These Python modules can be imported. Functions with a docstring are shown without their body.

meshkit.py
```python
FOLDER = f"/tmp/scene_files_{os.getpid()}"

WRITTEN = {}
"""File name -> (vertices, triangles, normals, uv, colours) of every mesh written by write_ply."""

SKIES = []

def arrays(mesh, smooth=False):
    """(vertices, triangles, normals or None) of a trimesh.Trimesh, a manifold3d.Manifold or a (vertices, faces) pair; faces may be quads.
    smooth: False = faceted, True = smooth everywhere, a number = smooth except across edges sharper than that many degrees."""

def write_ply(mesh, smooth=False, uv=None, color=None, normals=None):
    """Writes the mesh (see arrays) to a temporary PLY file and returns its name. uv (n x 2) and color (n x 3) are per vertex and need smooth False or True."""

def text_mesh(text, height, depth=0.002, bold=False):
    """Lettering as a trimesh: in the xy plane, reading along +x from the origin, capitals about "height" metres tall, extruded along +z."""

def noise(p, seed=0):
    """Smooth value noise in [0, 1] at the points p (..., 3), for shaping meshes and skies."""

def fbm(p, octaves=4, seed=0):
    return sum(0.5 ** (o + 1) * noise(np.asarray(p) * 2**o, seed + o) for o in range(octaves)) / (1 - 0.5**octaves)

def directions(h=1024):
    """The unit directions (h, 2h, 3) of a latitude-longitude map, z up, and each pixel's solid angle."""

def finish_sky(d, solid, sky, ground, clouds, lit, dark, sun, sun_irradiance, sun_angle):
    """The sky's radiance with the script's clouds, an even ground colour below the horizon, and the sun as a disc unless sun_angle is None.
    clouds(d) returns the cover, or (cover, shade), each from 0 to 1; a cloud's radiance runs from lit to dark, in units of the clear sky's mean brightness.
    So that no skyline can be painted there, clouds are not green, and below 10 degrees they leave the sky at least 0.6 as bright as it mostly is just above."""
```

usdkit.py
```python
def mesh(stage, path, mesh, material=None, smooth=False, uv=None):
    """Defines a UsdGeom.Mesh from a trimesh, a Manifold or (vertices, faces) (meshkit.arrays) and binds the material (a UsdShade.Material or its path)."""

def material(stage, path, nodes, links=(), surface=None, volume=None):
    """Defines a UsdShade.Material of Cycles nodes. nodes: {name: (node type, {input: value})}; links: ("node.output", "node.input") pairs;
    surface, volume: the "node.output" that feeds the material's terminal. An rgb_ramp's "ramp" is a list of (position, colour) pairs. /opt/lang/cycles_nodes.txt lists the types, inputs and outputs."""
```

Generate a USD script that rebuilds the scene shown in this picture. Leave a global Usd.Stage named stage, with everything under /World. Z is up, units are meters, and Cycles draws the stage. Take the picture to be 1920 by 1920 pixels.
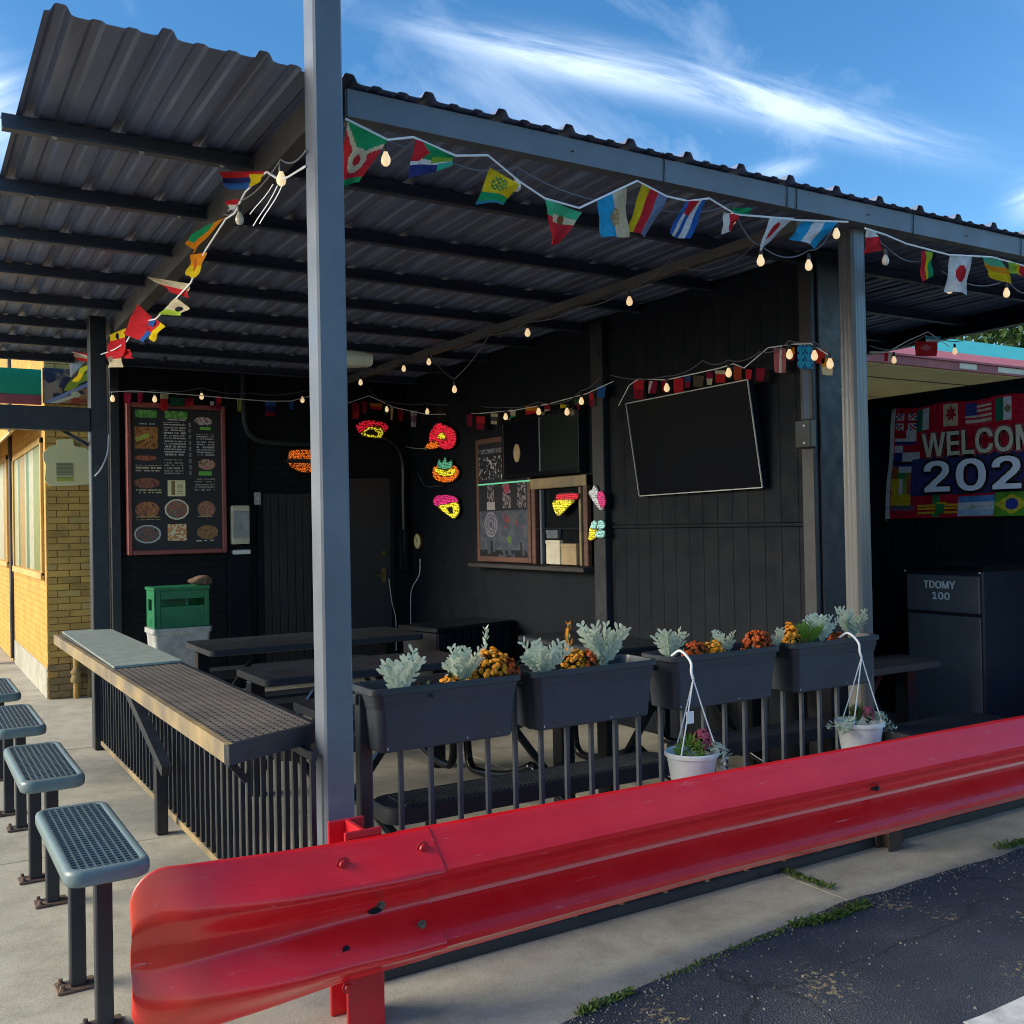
import math, random
import numpy as np, trimesh, manifold3d
import usdkit, meshkit
from pxr import Usd, UsdGeom, UsdLux, UsdShade, Gf, Sdf, Vt
from shapely.geometry import Polygon, Point, box as sbox
from shapely import affinity
from shapely.ops import unary_union

stage = Usd.Stage.CreateInMemory()
UsdGeom.Xform.Define(stage, '/World')
UsdGeom.Scope.Define(stage, '/World/Looks')
rng = np.random.default_rng(7)
random.seed(7)

# ---------------------------------------------------------------- camera
YAW, PITCH, ROLL, FOC, EYE = .5469, .01232, -.0190, 1886.7, np.array([0, 0, 1.65])
_f = np.array([math.sin(YAW) * math.cos(PITCH), math.cos(YAW) * math.cos(PITCH), math.sin(PITCH)])
_r = np.array([math.cos(YAW), -math.sin(YAW), 0.]); _u = np.cross(_r, _f)
_r = _r * math.cos(ROLL) + _u * math.sin(ROLL); _u = np.cross(_r, _f)
CAM = np.stack([_r, _u, _f])
cam = UsdGeom.Camera.Define(stage, '/World/camera')
m4 = np.eye(4); m4[0, :3], m4[1, :3], m4[2, :3], m4[3, :3] = _r, _u, -_f, EYE
cam.AddTransformOp().Set(Gf.Matrix4d(*m4.ravel().tolist()))
cam.CreateHorizontalApertureAttr(36.0); cam.CreateVerticalApertureAttr(36.0)
cam.CreateFocalLengthAttr(36.0 * FOC / 1920)
cam.CreateClippingRangeAttr(Gf.Vec2f(.05, 5000))
cam.CreateExposureAttr(1.30)

def at(px, py, axis, val):
    """The point of a survey sight line on the plane axis = val (how the site was measured)."""
    d = CAM.T @ np.array([(px - 960) / FOC, -(py - 960) / FOC, 1.])
    k = 'xyz'.index(axis)
    return EYE + d * (val - EYE[k]) / d[k]

# ---------------------------------------------------------------- sky and sun
SUN = np.array([-.86, .32, .42]); SUN /= np.linalg.norm(SUN)
el, az = math.asin(SUN[2]), math.atan2(SUN[0], SUN[1])
dome = UsdLux.DomeLight.Define(stage, '/World/sky')
dome.GetPrim().SetCustomDataByKey('kind', 'structure')

def wisp(nodes, links, i, p0, p1, width, gain, scale, seed):
    """A streak of cirrus between two directions, frayed by stretched noise; returns the output name."""
    a, b = p0 / np.linalg.norm(p0), p1 / np.linalg.norm(p1)
    c = (a + b); c /= np.linalg.norm(c)
    t = b - a; L = np.linalg.norm(t) / 2; t /= np.linalg.norm(t)
    n = np.cross(c, t); n /= np.linalg.norm(n)
    N = lambda s: f'{s}{i}'
    nodes[N('du')] = ('vector_math', {'math_type': 'dot_product', 'vector2': tuple(t)})
    nodes[N('dv')] = ('vector_math', {'math_type': 'dot_product', 'vector2': tuple(n)})
    nodes[N('dc')] = ('vector_math', {'math_type': 'dot_product', 'vector2': tuple(c)})
    u0, v0 = float(c @ t), float(c @ n)
    nodes[N('cu')] = ('math', {'math_type': 'multiply_add', 'value2': 1 / L, 'value3': -u0 / L})
    nodes[N('cb')] = ('combine_xyz', {'z': seed})
    nodes[N('sc')] = ('vector_math', {'math_type': 'multiply', 'vector2': (scale * .8, scale * 7.0, 1.)})
    nodes[N('no')] = ('noise_texture', {'scale': 1.0, 'detail': 7.0, 'roughness': .62, 'distortion': .5})
    nodes[N('wv')] = ('math', {'math_type': 'multiply_add', 'value2': width * 1.6, 'value3': -width * .8})
    nodes[N('ad')] = ('math', {'math_type': 'add'})
    nodes[N('cv')] = ('math', {'math_type': 'multiply', 'value2': 1 / width})
    nodes[N('u2')] = ('math', {'math_type': 'multiply'})
    nodes[N('v2')] = ('math', {'math_type': 'multiply'})
    nodes[N('s')] = ('math', {'math_type': 'add'})
    nodes[N('ng')] = ('math', {'math_type': 'multiply', 'value2': -1.6})
    nodes[N('ex')] = ('math', {'math_type': 'exponent'})
    nodes[N('nr')] = ('map_range', {'from_min': .30, 'from_max': .78, 'to_min': 0., 'to_max': gain, 'clamp': True})
    nodes[N('m')] = ('math', {'math_type': 'multiply'})
    nodes[N('fr')] = ('math', {'math_type': 'greater_than', 'value2': 0.})
    nodes[N('o')] = ('math', {'math_type': 'multiply'})
    links += [('tc.generated', N('du') + '.vector1'), ('tc.generated', N('dv') + '.vector1'), ('tc.generated', N('dc') + '.vector1'),
              (N('du') + '.value', N('cu') + '.value1'), (N('du') + '.value', N('cb') + '.x'), (N('dv') + '.value', N('cb') + '.y'),
              (N('cb') + '.vector', N('sc') + '.vector1'), (N('sc') + '.vector', N('no') + '.vector'), (N('no') + '.fac', N('wv') + '.value1'),
              (N('dv') + '.value', N('ad') + '.value1'), (N('wv') + '.value', N('ad') + '.value2'), (N('ad') + '.value', N('cv') + '.value1'),
              (N('cu') + '.value', N('u2') + '.value1'), (N('cu') + '.value', N('u2') + '.value2'), (N('cv') + '.value', N('v2') + '.value1'), (N('cv') + '.value', N('v2') + '.value2'),
              (N('u2') + '.value', N('s') + '.value1'), (N('v2') + '.value', N('s') + '.value2'), (N('s') + '.value', N('ng') + '.value1'), (N('ng') + '.value', N('ex') + '.value1'),
              (N('no') + '.fac', N('nr') + '.value'), (N('ex') + '.value', N('m') + '.value1'), (N('nr') + '.result', N('m') + '.value2'),
              (N('dc') + '.value', N('fr') + '.value1'), (N('m') + '.value', N('o') + '.value1'), (N('fr') + '.value', N('o') + '.value2')]
    return N('o') + '.value'

def direction(px, py):
    return CAM.T @ np.array([(px - 960) / FOC, -(py - 960) / FOC, 1.])

sn = {'tc': ('texture_coordinate', {}), 'sky': ('sky_texture', {'sky_type': 'single_scattering', 'sun_disc': False, 'sun_elevation': el, 'sun_rotation': az, 'air_density': 1.0, 'aerosol_density': .6, 'ozone_density': 2.5}),
      'bg': ('background_shader', {'strength': .12}), 'hs': ('hsv', {'hue': .5, 'saturation': 1.30, 'value': .73})}
sl = [('sky.color', 'hs.color')]
last = 'hs.color'
for i, (p0, p1, w, g, s, sd) in enumerate([((740, 40), (1330, 185), .019, 1.15, 5., 1.), ((1100, 110), (1800, 285), .019, 1.35, 5., 4.2), ((1400, 335), (1530, 305), .010, .7, 9., 2.),
                                           ((1880, 400), (1990, 350), .02, .8, 6., 3.), ((-120, 240), (60, 170), .06, .9, 5., 5.5), ((-900, 100), (-200, 420), .12, .8, 4., 6.5), ((2100, 100), (3200, 500), .10, .8, 4., 7.5), ((900, -700), (2200, -400), .10, .7, 4., 8.5)]):
    o = wisp(sn, sl, i, direction(*p0), direction(*p1), w, g, s, sd)
    sn[f'mx{i}'] = ('mix', {'mix_type': 'mix', 'use_clamp': False, 'color2': (4.9, 5.6, 6.6)})
    sn[f'cl{i}'] = ('clamp', {'min': 0., 'max': .52})
    sl += [(o, f'cl{i}.value'), (f'cl{i}.result', f'mx{i}.fac'), (last, f'mx{i}.color1')]
    last = f'mx{i}.color'
# extra thin cirrus veil, added over the whole sky to whiten skylight and reflections
sn.update({'vm': ('mapping', {'rotation': (.2, .3, .9), 'scale': (1.1, 4.5, 2.4), 'location': (3.1, .4, 1.7)}), 'vn': ('noise_texture', {'scale': 1.6, 'detail': 8., 'roughness': .6, 'distortion': .6}), 'vr': ('map_range', {'from_min': .53, 'from_max': .82, 'to_min': 0., 'to_max': .42, 'clamp': True}), 'vx': ('mix', {'use_clamp': False, 'color2': (4.6, 5.2, 6.0)})})
sl += [('tc.generated', 'vm.vector'), ('vm.vector', 'vn.vector'), ('vn.fac', 'vr.value'), ('vr.result', 'vx.fac'), (last, 'vx.color1'), ('vx.color', 'bg.color')]
skymat = usdkit.material(stage, '/World/Looks/sky_material', sn, sl, surface='bg.background')
UsdShade.MaterialBindingAPI.Apply(dome.GetPrim()).Bind(skymat)

sun = UsdLux.DistantLight.Define(stage, '/World/sun')
sun.CreateNormalizeAttr(True); sun.CreateIntensityAttr(.68); sun.CreateAngleAttr(40.0)
sun.CreateColorAttr(Gf.Vec3f(1.0, .90, .72))
zx = SUN; xx = np.cross([0, 0, 1.], zx); xx /= np.linalg.norm(xx); yy = np.cross(zx, xx)
ms = np.eye(4); ms[0, :3], ms[1, :3], ms[2, :3] = xx, yy, zx
sun.AddTransformOp().Set(Gf.Matrix4d(*ms.ravel().tolist()))

# ---------------------------------------------------------------- helpers
COUNT, ORIGIN = {}, {'/World': np.zeros(3)}
def numbered(path):
    n = COUNT.get(path, 0); COUNT[path] = n + 1
    return path if n == 0 else f'{path}_{n:03d}'
def tag(prim, label=None, cat=None, group=None, kind=None):
    for k, v in (('label', label), ('category', cat), ('group', group), ('kind', kind)):
        if v: prim.SetCustomDataByKey(k, v)
def thing(name, label=None, cat=None, loc=(0, 0, 0), group=None, kind=None, rotz=0):
    p = numbered('/World/' + name)
    x = UsdGeom.Xform.Define(stage, p); x.AddTranslateOp().Set(Gf.Vec3d(*map(float, loc)))
    if rotz: x.AddRotateZOp().Set(rotz)
    ORIGIN[p] = np.array(loc, float)
    tag(x.GetPrim(), label, cat, group, kind)
    return p
def part(parent, name, mesh, mat, smooth=False, label=None, kind=None, local=False):
    """A mesh under parent, given in world coordinates unless local."""
    p = numbered(parent + '/' + name)
    v, f = mesh if isinstance(mesh, tuple) else (np.array(mesh.vertices), np.array(mesh.faces))
    o = ORIGIN[parent]; ORIGIN[p] = o
    if not local: v = v - o
    m = usdkit.mesh(stage, p, (v, f), LOOK[mat], smooth=smooth)
    tag(m.GetPrim(), label, kind=kind)
    return p
def group_under(parent, name, label=None):
    p = numbered(parent + '/' + name); UsdGeom.Xform.Define(stage, p); ORIGIN[p] = ORIGIN[parent]
    if label: tag(stage.GetPrimAtPath(p), label)
    return p
def single(name, mesh, mat, label=None, cat=None, group=None, kind=None, smooth=False):
    """A thing that is one mesh."""
    p = part('/World', name, mesh, mat, smooth); tag(stage.GetPrimAtPath(p), label, cat, group, kind)
    return p
def copy_of(src, loc, label, cat, group=None, rotz=0, scale=None):
    name = src.split('/')[-1]
    p = numbered('/World/' + name.rstrip('0123456789').rstrip('_'))
    x = UsdGeom.Xform.Define(stage, p); x.GetPrim().GetReferences().AddInternalReference(src); x.GetPrim().SetInstanceable(True)
    x.ClearXformOpOrder(); x.AddTranslateOp(opSuffix='copy').Set(Gf.Vec3d(*map(float, loc)))
    if rotz: x.AddRotateZOp(opSuffix='copy').Set(rotz)
    if scale: x.AddScaleOp(opSuffix='copy').Set(Gf.Vec3f(*scale))
    tag(x.GetPrim(), label, cat, group)
    return p
def cat_(*ms):
    V, F, n = [], [], 0
    for m in ms:
        v, f = m if isinstance(m, tuple) else (np.array(m.vertices), np.array(m.faces))
        V.append(v); F.append(np.asarray(f) + n); n += len(v)
    return np.vstack(V), np.vstack(F)
BF = np.array([[0, 2, 1], [1, 2, 3], [4, 5, 6], [5, 7, 6], [0, 1, 4], [1, 5, 4], [2, 6, 3], [3, 6, 7], [0, 4, 2], [2, 4, 6], [1, 3, 5], [3, 7, 5]])
def bx(x0, x1, y0, y1, z0, z1):
    x0, x1 = sorted((x0, x1)); y0, y1 = sorted((y0, y1)); z0, z1 = sorted((z0, z1))
    return np.array([[x, y, z] for z in (z0, z1) for y in (y0, y1) for x in (x0, x1)], float), BF.copy()
def hull(pts):
    m = manifold3d.Manifold.hull_points(np.asarray(pts, float)).to_mesh()
    return np.array(m.vert_properties[:, :3], float), np.array(m.tri_verts, int)
def cb(x0, x1, y0, y1, z0, z1, c=.004):
    """A box with chamfered edges."""
    P = []
    for sx, ex in ((x0, 1), (x1, -1)):
        for sy, ey in ((y0, 1), (y1, -1)):
            for sz, ez in ((z0, 1), (z1, -1)):
                P += [(sx, sy + c * ey, sz + c * ez), (sx + c * ex, sy, sz + c * ez), (sx + c * ex, sy + c * ey, sz)]
    return hull(P)
def bar(p, q, w, h, up=(0, 0, 1)):
    """A rectangular bar from p to q: w across, h along up."""
    p, q = np.array(p, float), np.array(q, float)
    t = (q - p) / np.linalg.norm(q - p); s = np.cross(t, up); s /= np.linalg.norm(s); u = np.cross(s, t)
    V = np.array([e + s * a * w / 2 + u * b * h / 2 for e in (p, q) for a, b in ((-1, -1), (1, -1), (1, 1), (-1, 1))])
    F = [[0, 1, 2], [0, 2, 3], [4, 6, 5], [4, 7, 6]]
    for k in range(4):
        j = (k + 1) % 4; F += [[k, 4 + k, 4 + j], [k, 4 + j, j]]
    return V, np.array(F)
def tube(pts, r, sides=8, caps=True):
    p = np.asarray(pts, float); n = len(p)
    t = np.gradient(p, axis=0); t /= np.linalg.norm(t, axis=1, keepdims=True) + 1e-12
    ref = np.array([0, 0, 1.]) if abs(t[0, 2]) < .9 else np.array([1., 0, 0])
    V = []; a = np.cross(t[0], ref); a /= np.linalg.norm(a)
    r = np.broadcast_to(r, n)
    for i in range(n):
        a = a - t[i] * (a @ t[i]); a /= np.linalg.norm(a) + 1e-12; b = np.cross(t[i], a)
        for k in range(sides):
            w = 2 * math.pi * k / sides; V.append(p[i] + r[i] * (math.cos(w) * a + math.sin(w) * b))
    F = []
    for i in range(n - 1):
        for k in range(sides):
            j = (k + 1) % sides; A, B, C, D = i * sides + k, i * sides + j, (i + 1) * sides + j, (i + 1) * sides + k
            F += [[A, B, C], [A, C, D]]
    V = np.array(V)
    if caps:
        V = np.vstack([V, p[:1], p[-1:]])
        for k in range(sides):
            j = (k + 1) % sides; F += [[n * sides, j, k], [n * sides + 1, (n - 1) * sides + k, (n - 1) * sides + j]]
    return V, np.array(F)
def curve(ctrl, n=24):
    """Smooth points through the control points (Catmull-Rom)."""
    c = np.asarray(ctrl, float); c = np.vstack([2 * c[0] - c[1], c, 2 * c[-1] - c[-2]]); out = []
    for i in range(1, len(c) - 2):
        for s in np.linspace(0, 1, max(2, n // (len(c) - 3)), endpoint=False):
            p0, p1, p2, p3 = c[i - 1:i + 3]
            out.append(.5 * (2 * p1 + (p2 - p0) * s + (2 * p0 - 5 * p1 + 4 * p2 - p3) * s * s + (3 * p1 - p0 - 3 * p2 + p3) * s ** 3))
    return np.array(out + [c[-2]])
def lathe(prof, c, sides=24):
    """Revolved (radius, height) profile about a vertical axis through c."""
    prof = np.asarray(prof, float); V, F = [], []
    for r, z in prof:
        for k in range(sides):
            w = 2 * math.pi * k / sides; V.append((c[0] + r * math.cos(w), c[1] + r * math.sin(w), c[2] + z))
    for i in range(len(prof) - 1):
        for k in range(sides):
            j = (k + 1) % sides; A, B, C, D = i * sides + k, i * sides + j, (i + 1) * sides + j, (i + 1) * sides + k
            F += [[A, B, C], [A, C, D]]
    return np.array(V), np.array(F)
def plate(poly, o, ux, uy, depth):
    """A shapely shape as a plate: its plane spanned by ux, uy at o, thick along ux x uy."""
    ux, uy = np.array(ux, float), np.array(uy, float); n = np.cross(ux, uy)
    out = []
    for g in getattr(poly, 'geoms', [poly]):
        if g.is_empty: continue
        m = trimesh.creation.extrude_polygon(g, depth, engine='earcut'); v = np.array(m.vertices)
        out.append((np.array(o) + v[:, :1] * ux + v[:, 1:2] * uy + v[:, 2:3] * n, np.array(m.faces)))
    return cat_(*out)
def text(s, h, o, ux, uy, depth=.003, bold=True, width=None):
    m = meshkit.text_mesh(s, h, depth, bold); v = np.array(m.vertices)
    if width: v[:, 0] *= width / (v[:, 0].max() - v[:, 0].min())
    ux, uy = np.array(ux, float), np.array(uy, float); n = np.cross(ux, uy)
    return np.array(o) + v[:, :1] * ux + v[:, 1:2] * uy + v[:, 2:3] * n, np.array(m.faces)
def sheet(parent, name, corner, nu, nv, color, mat='printed_cloth', label=None):
    """A printed sheet: corner(u, v) gives points, color(u, v) the print, each cell its own colour."""
    u = (np.arange(nu + 1)) / nu; v = (np.arange(nv + 1)) / nv
    U, W = np.meshgrid(u, v, indexing='ij'); Pt = corner(U, W)
    a, b, c, d = Pt[:-1, :-1], Pt[1:, :-1], Pt[1:, 1:], Pt[:-1, 1:]
    V = np.stack([a, b, c, d], 2).reshape(-1, 3); n = nu * nv
    q = np.arange(n)[:, None] * 4; F = np.vstack([np.hstack([q, q + 2, q + 1]), np.hstack([q, q + 3, q + 2])])
    uc, vc = np.meshgrid((np.arange(nu) + .5) / nu, (np.arange(nv) + .5) / nv, indexing='ij')
    C = np.repeat(color(uc, vc).reshape(-1, 3), 4, axis=0)
    p = part(parent, name, (V, F), mat, label=label)
    g = UsdGeom.PrimvarsAPI(stage.GetPrimAtPath(p)).CreatePrimvar('dye', Sdf.ValueTypeNames.Color3fArray, 'vertex')
    g.Set(Vt.Vec3fArray.FromNumpy(C.astype(np.float32)))
    return p
def quad_sheet(tl, tr, br, bl, bulge=0., seed=0, normal=(0, 1, 0)):
    tl, tr, br, bl = (np.array(p, float) for p in (tl, tr, br, bl)); N = np.array(normal, float); ph = seed * 1.7
    def corner(u, v):
        u, v = u[..., None], v[..., None]
        p = tl * (1 - u) * (1 - v) + tr * u * (1 - v) + br * u * v + bl * (1 - u) * v
        return p + N * bulge * v ** .7 * (np.sin(u * 5.5 + ph + v * 1.5) + .5 * np.sin(v * 7 + ph + u * 3))
    return corner

# ---------------------------------------------------------------- materials
LOOK = {}
def mat(name, color, rough=.5, metal=0., vary=.0, vscale=4., tint=None, bump=0., bscale=60., spec=.5, coat=0., emit=0., ecolor=None, rvary=0., detail=5., stretch=None):
    """A principled surface whose colour drifts between color and tint (or a darker colour) with noise, and with fine relief."""
    n = {'g': ('geometry', {}), 'p': ('principled_bsdf', {'base_color': tuple(color), 'roughness': rough, 'metallic': metal, 'specular_ior_level': spec, 'coat_weight': coat})}
    l = []
    src = 'g.position'
    if stretch:
        n['mp'] = ('mapping', {'scale': stretch}); l.append(('g.position', 'mp.vector')); src = 'mp.vector'
    if vary or tint is not None:
        t = tuple(tint) if tint is not None else tuple(c * (1 - vary) for c in color)
        n['n'] = ('noise_texture', {'scale': vscale, 'detail': detail, 'roughness': .6}); n['r'] = ('rgb_ramp', {'ramp': [(.36, tuple(color)), (.64, t)]})
        l += [(src, 'n.vector'), ('n.fac', 'r.fac'), ('r.color', 'p.base_color')]
    if rvary:
        n['n3'] = ('noise_texture', {'scale': vscale * 2.3, 'detail': 4.}); n['mr'] = ('map_range', {'from_min': .3, 'from_max': .7, 'to_min': max(.03, rough - rvary), 'to_max': rough + rvary})
        l += [(src, 'n3.vector'), ('n3.fac', 'mr.value'), ('mr.result', 'p.roughness')]
    if bump:
        n['n2'] = ('noise_texture', {'scale': bscale, 'detail': 4.}); n['b'] = ('bump', {'strength': bump, 'distance': .004})
        l += [(src, 'n2.vector'), ('n2.fac', 'b.height'), ('b.normal', 'p.normal')]
    if emit:
        n['p'][1]['emission_strength'] = emit; n['p'][1]['emission_color'] = tuple(ecolor or color)
    LOOK[name] = usdkit.material(stage, '/World/Looks/' + name, n, l, surface='p.BSDF')

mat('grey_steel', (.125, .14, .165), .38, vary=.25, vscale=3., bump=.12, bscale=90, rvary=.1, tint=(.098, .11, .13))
mat('column_steel', (.105, .112, .12), .26, tint=(.075, .066, .055), vscale=1.6, bump=.15, bscale=40, rvary=.1, stretch=(9., 9., .25))  # brownish vertical streaks paint in the reflections on the glossy column
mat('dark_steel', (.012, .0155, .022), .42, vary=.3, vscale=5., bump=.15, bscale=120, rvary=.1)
mat('hazed_roof_steel', (.145, .185, .300), .45, tint=(.125, .138, .185), vscale=2.2, bump=.15, bscale=60, rvary=.12, stretch=(5., .6, 1.))  # flare haze and lifted shade are put into this blue base
mat('purlin_steel', (.050, .062, .090), .45, tint=(.040, .045, .060), vscale=3., bump=.1, rvary=.1)
mat('beam_steel', (.10, .098, .098), .45, tint=(.072, .070, .070), vscale=3., bump=.15, rvary=.1)
mat('black_paint', (.0042, .0064, .0112), .6, tint=(.0065, .0088, .0132), vscale=2.5, bump=.2, bscale=80, rvary=.12, spec=.14)
mat('black_gloss', (.005, .006, .008), .18, spec=.35)
mat('screen_glass', (.003, .004, .007), .30, spec=.06)
mat('planter_plastic', (.019, .025, .034), .46, vary=.2, vscale=6., bump=.1, bscale=140, rvary=.08)
mat('bin_steel', (.016, .019, .026), .4, vary=.2, vscale=4, rvary=.1)
mat('bin_front', (.105, .110, .118), .42, vary=.2, vscale=4, rvary=.1, bump=.1)
mat('picket_steel', (.055, .064, .076), .42, tint=(.038, .044, .054), vscale=6., rvary=.1)
mat('soil', (.035, .026, .018), .95, vary=.5, vscale=40, bump=.8, bscale=120)
mat('plastisol', (.130, .178, .178), .40, vscale=9, bump=.12, bscale=70, rvary=.08, tint=(.11, .155, .158))
mat('plastisol_mesh', (.085, .120, .135), .4, tint=(.06, .09, .10), vscale=14)
mat('hole_shade_dark', (.012, .022, .030), .5, vary=.2, vscale=12)  # darkness of the shaded seat holes, given as a colour
mat('rusty_plate', (.16, .10, .065), .75, tint=(.07, .045, .035), vscale=22, bump=.4, bscale=120)
mat('counter_mesh', (.135, .112, .092), .5, tint=(.085, .074, .066), vscale=3., bump=.2, bscale=100)
mat('counter_edge', (.33, .235, .105), .45, tint=(.155, .125, .085), vscale=4., bump=.25, bscale=60, rvary=.12)  # gold reflected from the yellow wall is put into the brown
mat('mat_grey', (.21, .25, .225), .8, tint=(.15, .185, .165), vscale=14, bump=.4, bscale=180)
mat('yellow_brick', (.64, .37, .085), .8, tint=(.40, .245, .065), vscale=2.2, bump=.5, bscale=70)
mat('yellow_brick_b', (.57, .335, .08), .8, tint=(.37, .22, .06), vscale=3., bump=.5, bscale=70)
mat('yellow_brick_c', (.53, .345, .11), .8, tint=(.42, .265, .08), vscale=3., bump=.5, bscale=70)
mat('yellow_brick_d', (.52, .30, .07), .85, tint=(.32, .19, .05), vscale=6., bump=.7, bscale=50)
mat('dirty_mortar', (.33, .20, .06), .95, tint=(.24, .15, .05), vscale=4., bump=.4)
mat('dirty_yellow', (.30, .20, .075), .85, tint=(.16, .11, .055), vscale=5., bump=.5, bscale=50)
mat('white_paint', (.75, .75, .72), .55, vary=.12, vscale=10)
mat('pot_plastic', (.68, .70, .66), .38, tint=(.58, .60, .56), vscale=5., bump=.05)
mat('strand_white', (.72, .72, .70), .5)
mat('green_plastic', (.012, .16, .065), .35, vary=.3, vscale=8, rvary=.08)
mat('galvanised', (.42, .43, .41), .5, metal=.3, tint=(.28, .29, .28), vscale=10, bump=.2)
mat('wood_frame', (.13, .055, .036), .5, tint=(.085, .036, .025), vscale=6, stretch=(1., 1., 6.), bump=.15)
mat('red_frame', (.28, .065, .055), .38, tint=(.20, .045, .04), vscale=5, bump=.1)
mat('menu_black', (.022, .020, .022), .45)
mat('door_brown', (.026, .023, .024), .5, tint=(.018, .017, .019), vscale=3, stretch=(4., 4., .5), bump=.15)
mat('plank_brown', (.020, .017, .018), .55, tint=(.012, .011, .013), vscale=3, stretch=(6., 6., .6), bump=.2)
mat('brass', (.35, .24, .09), .35, metal=.9)
mat('tan', (.42, .31, .17), .7, tint=(.32, .23, .12), vscale=8, bump=.3)
mat('brown_cloth', (.20, .115, .07), .9, tint=(.10, .06, .04), vscale=25, bump=.5)
mat('cream', (.62, .57, .42), .6, vary=.15, vscale=8)
mat('soffit_yellow', (.86, .66, .34), .75, tint=(.78, .57, .27), vscale=2.5, bump=.2)
mat('red_fascia', (.36, .07, .075), .6, tint=(.25, .045, .05), vscale=4, bump=.2)
mat('red_roofing', (.46, .11, .12), .7, tint=(.36, .08, .09), vscale=9, bump=.5, bscale=90)
mat('teal_metal', (.03, .42, .36), .4, tint=(.025, .36, .31), vscale=3)
mat('green_sign', (.006, .28, .14), .4, vary=.15, vscale=2)
mat('glass_dark', (.012, .018, .016), .12, spec=.5)
mat('led_red', (.55, .01, .03), .4, emit=0.34, ecolor=(.9, .02, .05))
mat('led_yellow', (.75, .65, .03), .4, emit=0.36, ecolor=(.95, .85, .04))
mat('led_orange', (.75, .16, .01), .4, emit=0.34, ecolor=(1., .22, .02))
mat('led_pink', (.70, .03, .22), .4, emit=0.3, ecolor=(.9, .04, .25))
mat('led_green', (.10, .45, .22), .4, emit=0.2, ecolor=(.2, .7, .45))
mat('led_mint', (.35, .70, .62), .4, emit=0.3, ecolor=(.5, .9, .8))
mat('led_white', (.7, .72, .7), .4, emit=0.2)
mat('led_black', (.02, .015, .015), .5)
mat('led_red_tray', (0.22, 0.006, 0.015), .4)
mat('led_yellow_tray', (0.34, 0.27, 0.012), .4)
mat('led_orange_tray', (0.3, 0.065, 0.006), .4)
mat('led_pink_tray', (0.26, 0.012, 0.08), .4)
mat('led_green_tray', (0.04, 0.16, 0.08), .4)
mat('led_mint_tray', (0.14, 0.28, 0.25), .4)
mat('led_white_tray', (0.3, 0.3, 0.3), .4)
mat('socket_black', (.02, .02, .02), .5)
mat('bulb_glow', (.70, .58, .36), .15, emit=.30, ecolor=(1., .70, .38))
mat('bulb_off', (.62, .55, .42), .12, spec=.7)
mat('wire_white', (.55, .55, .55), .5)
mat('wire_dark', (.10, .10, .12), .5)
mat('tape_white', (.72, .72, .74), .7)
mat('stem_green', (.10, .17, .05), .7, vary=.3, vscale=30)
mat('gravel_pale', (.30, .27, .22), .9, tint=(.15, .14, .125), vscale=30)
mat('gravel_debris', (.09, .055, .03), .9, tint=(.04, .03, .02), vscale=60)
mat('rust_dark', (.045, .022, .016), .8, tint=(.025, .016, .014), vscale=20, bump=.3)
mat('white_line', (.55, .55, .53), .8, tint=(.36, .36, .35), vscale=14, detail=8., bump=.4)
mat('grime', (.10, .08, .05), .95, tint=(.05, .04, .03), vscale=20)
mat('red_post', (.48, .004, .012), .42, tint=(.36, .005, .012), vscale=5., bump=.12, coat=.1, rvary=.1)
mat('pale_label', (.76, .66, .32), .6)
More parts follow.
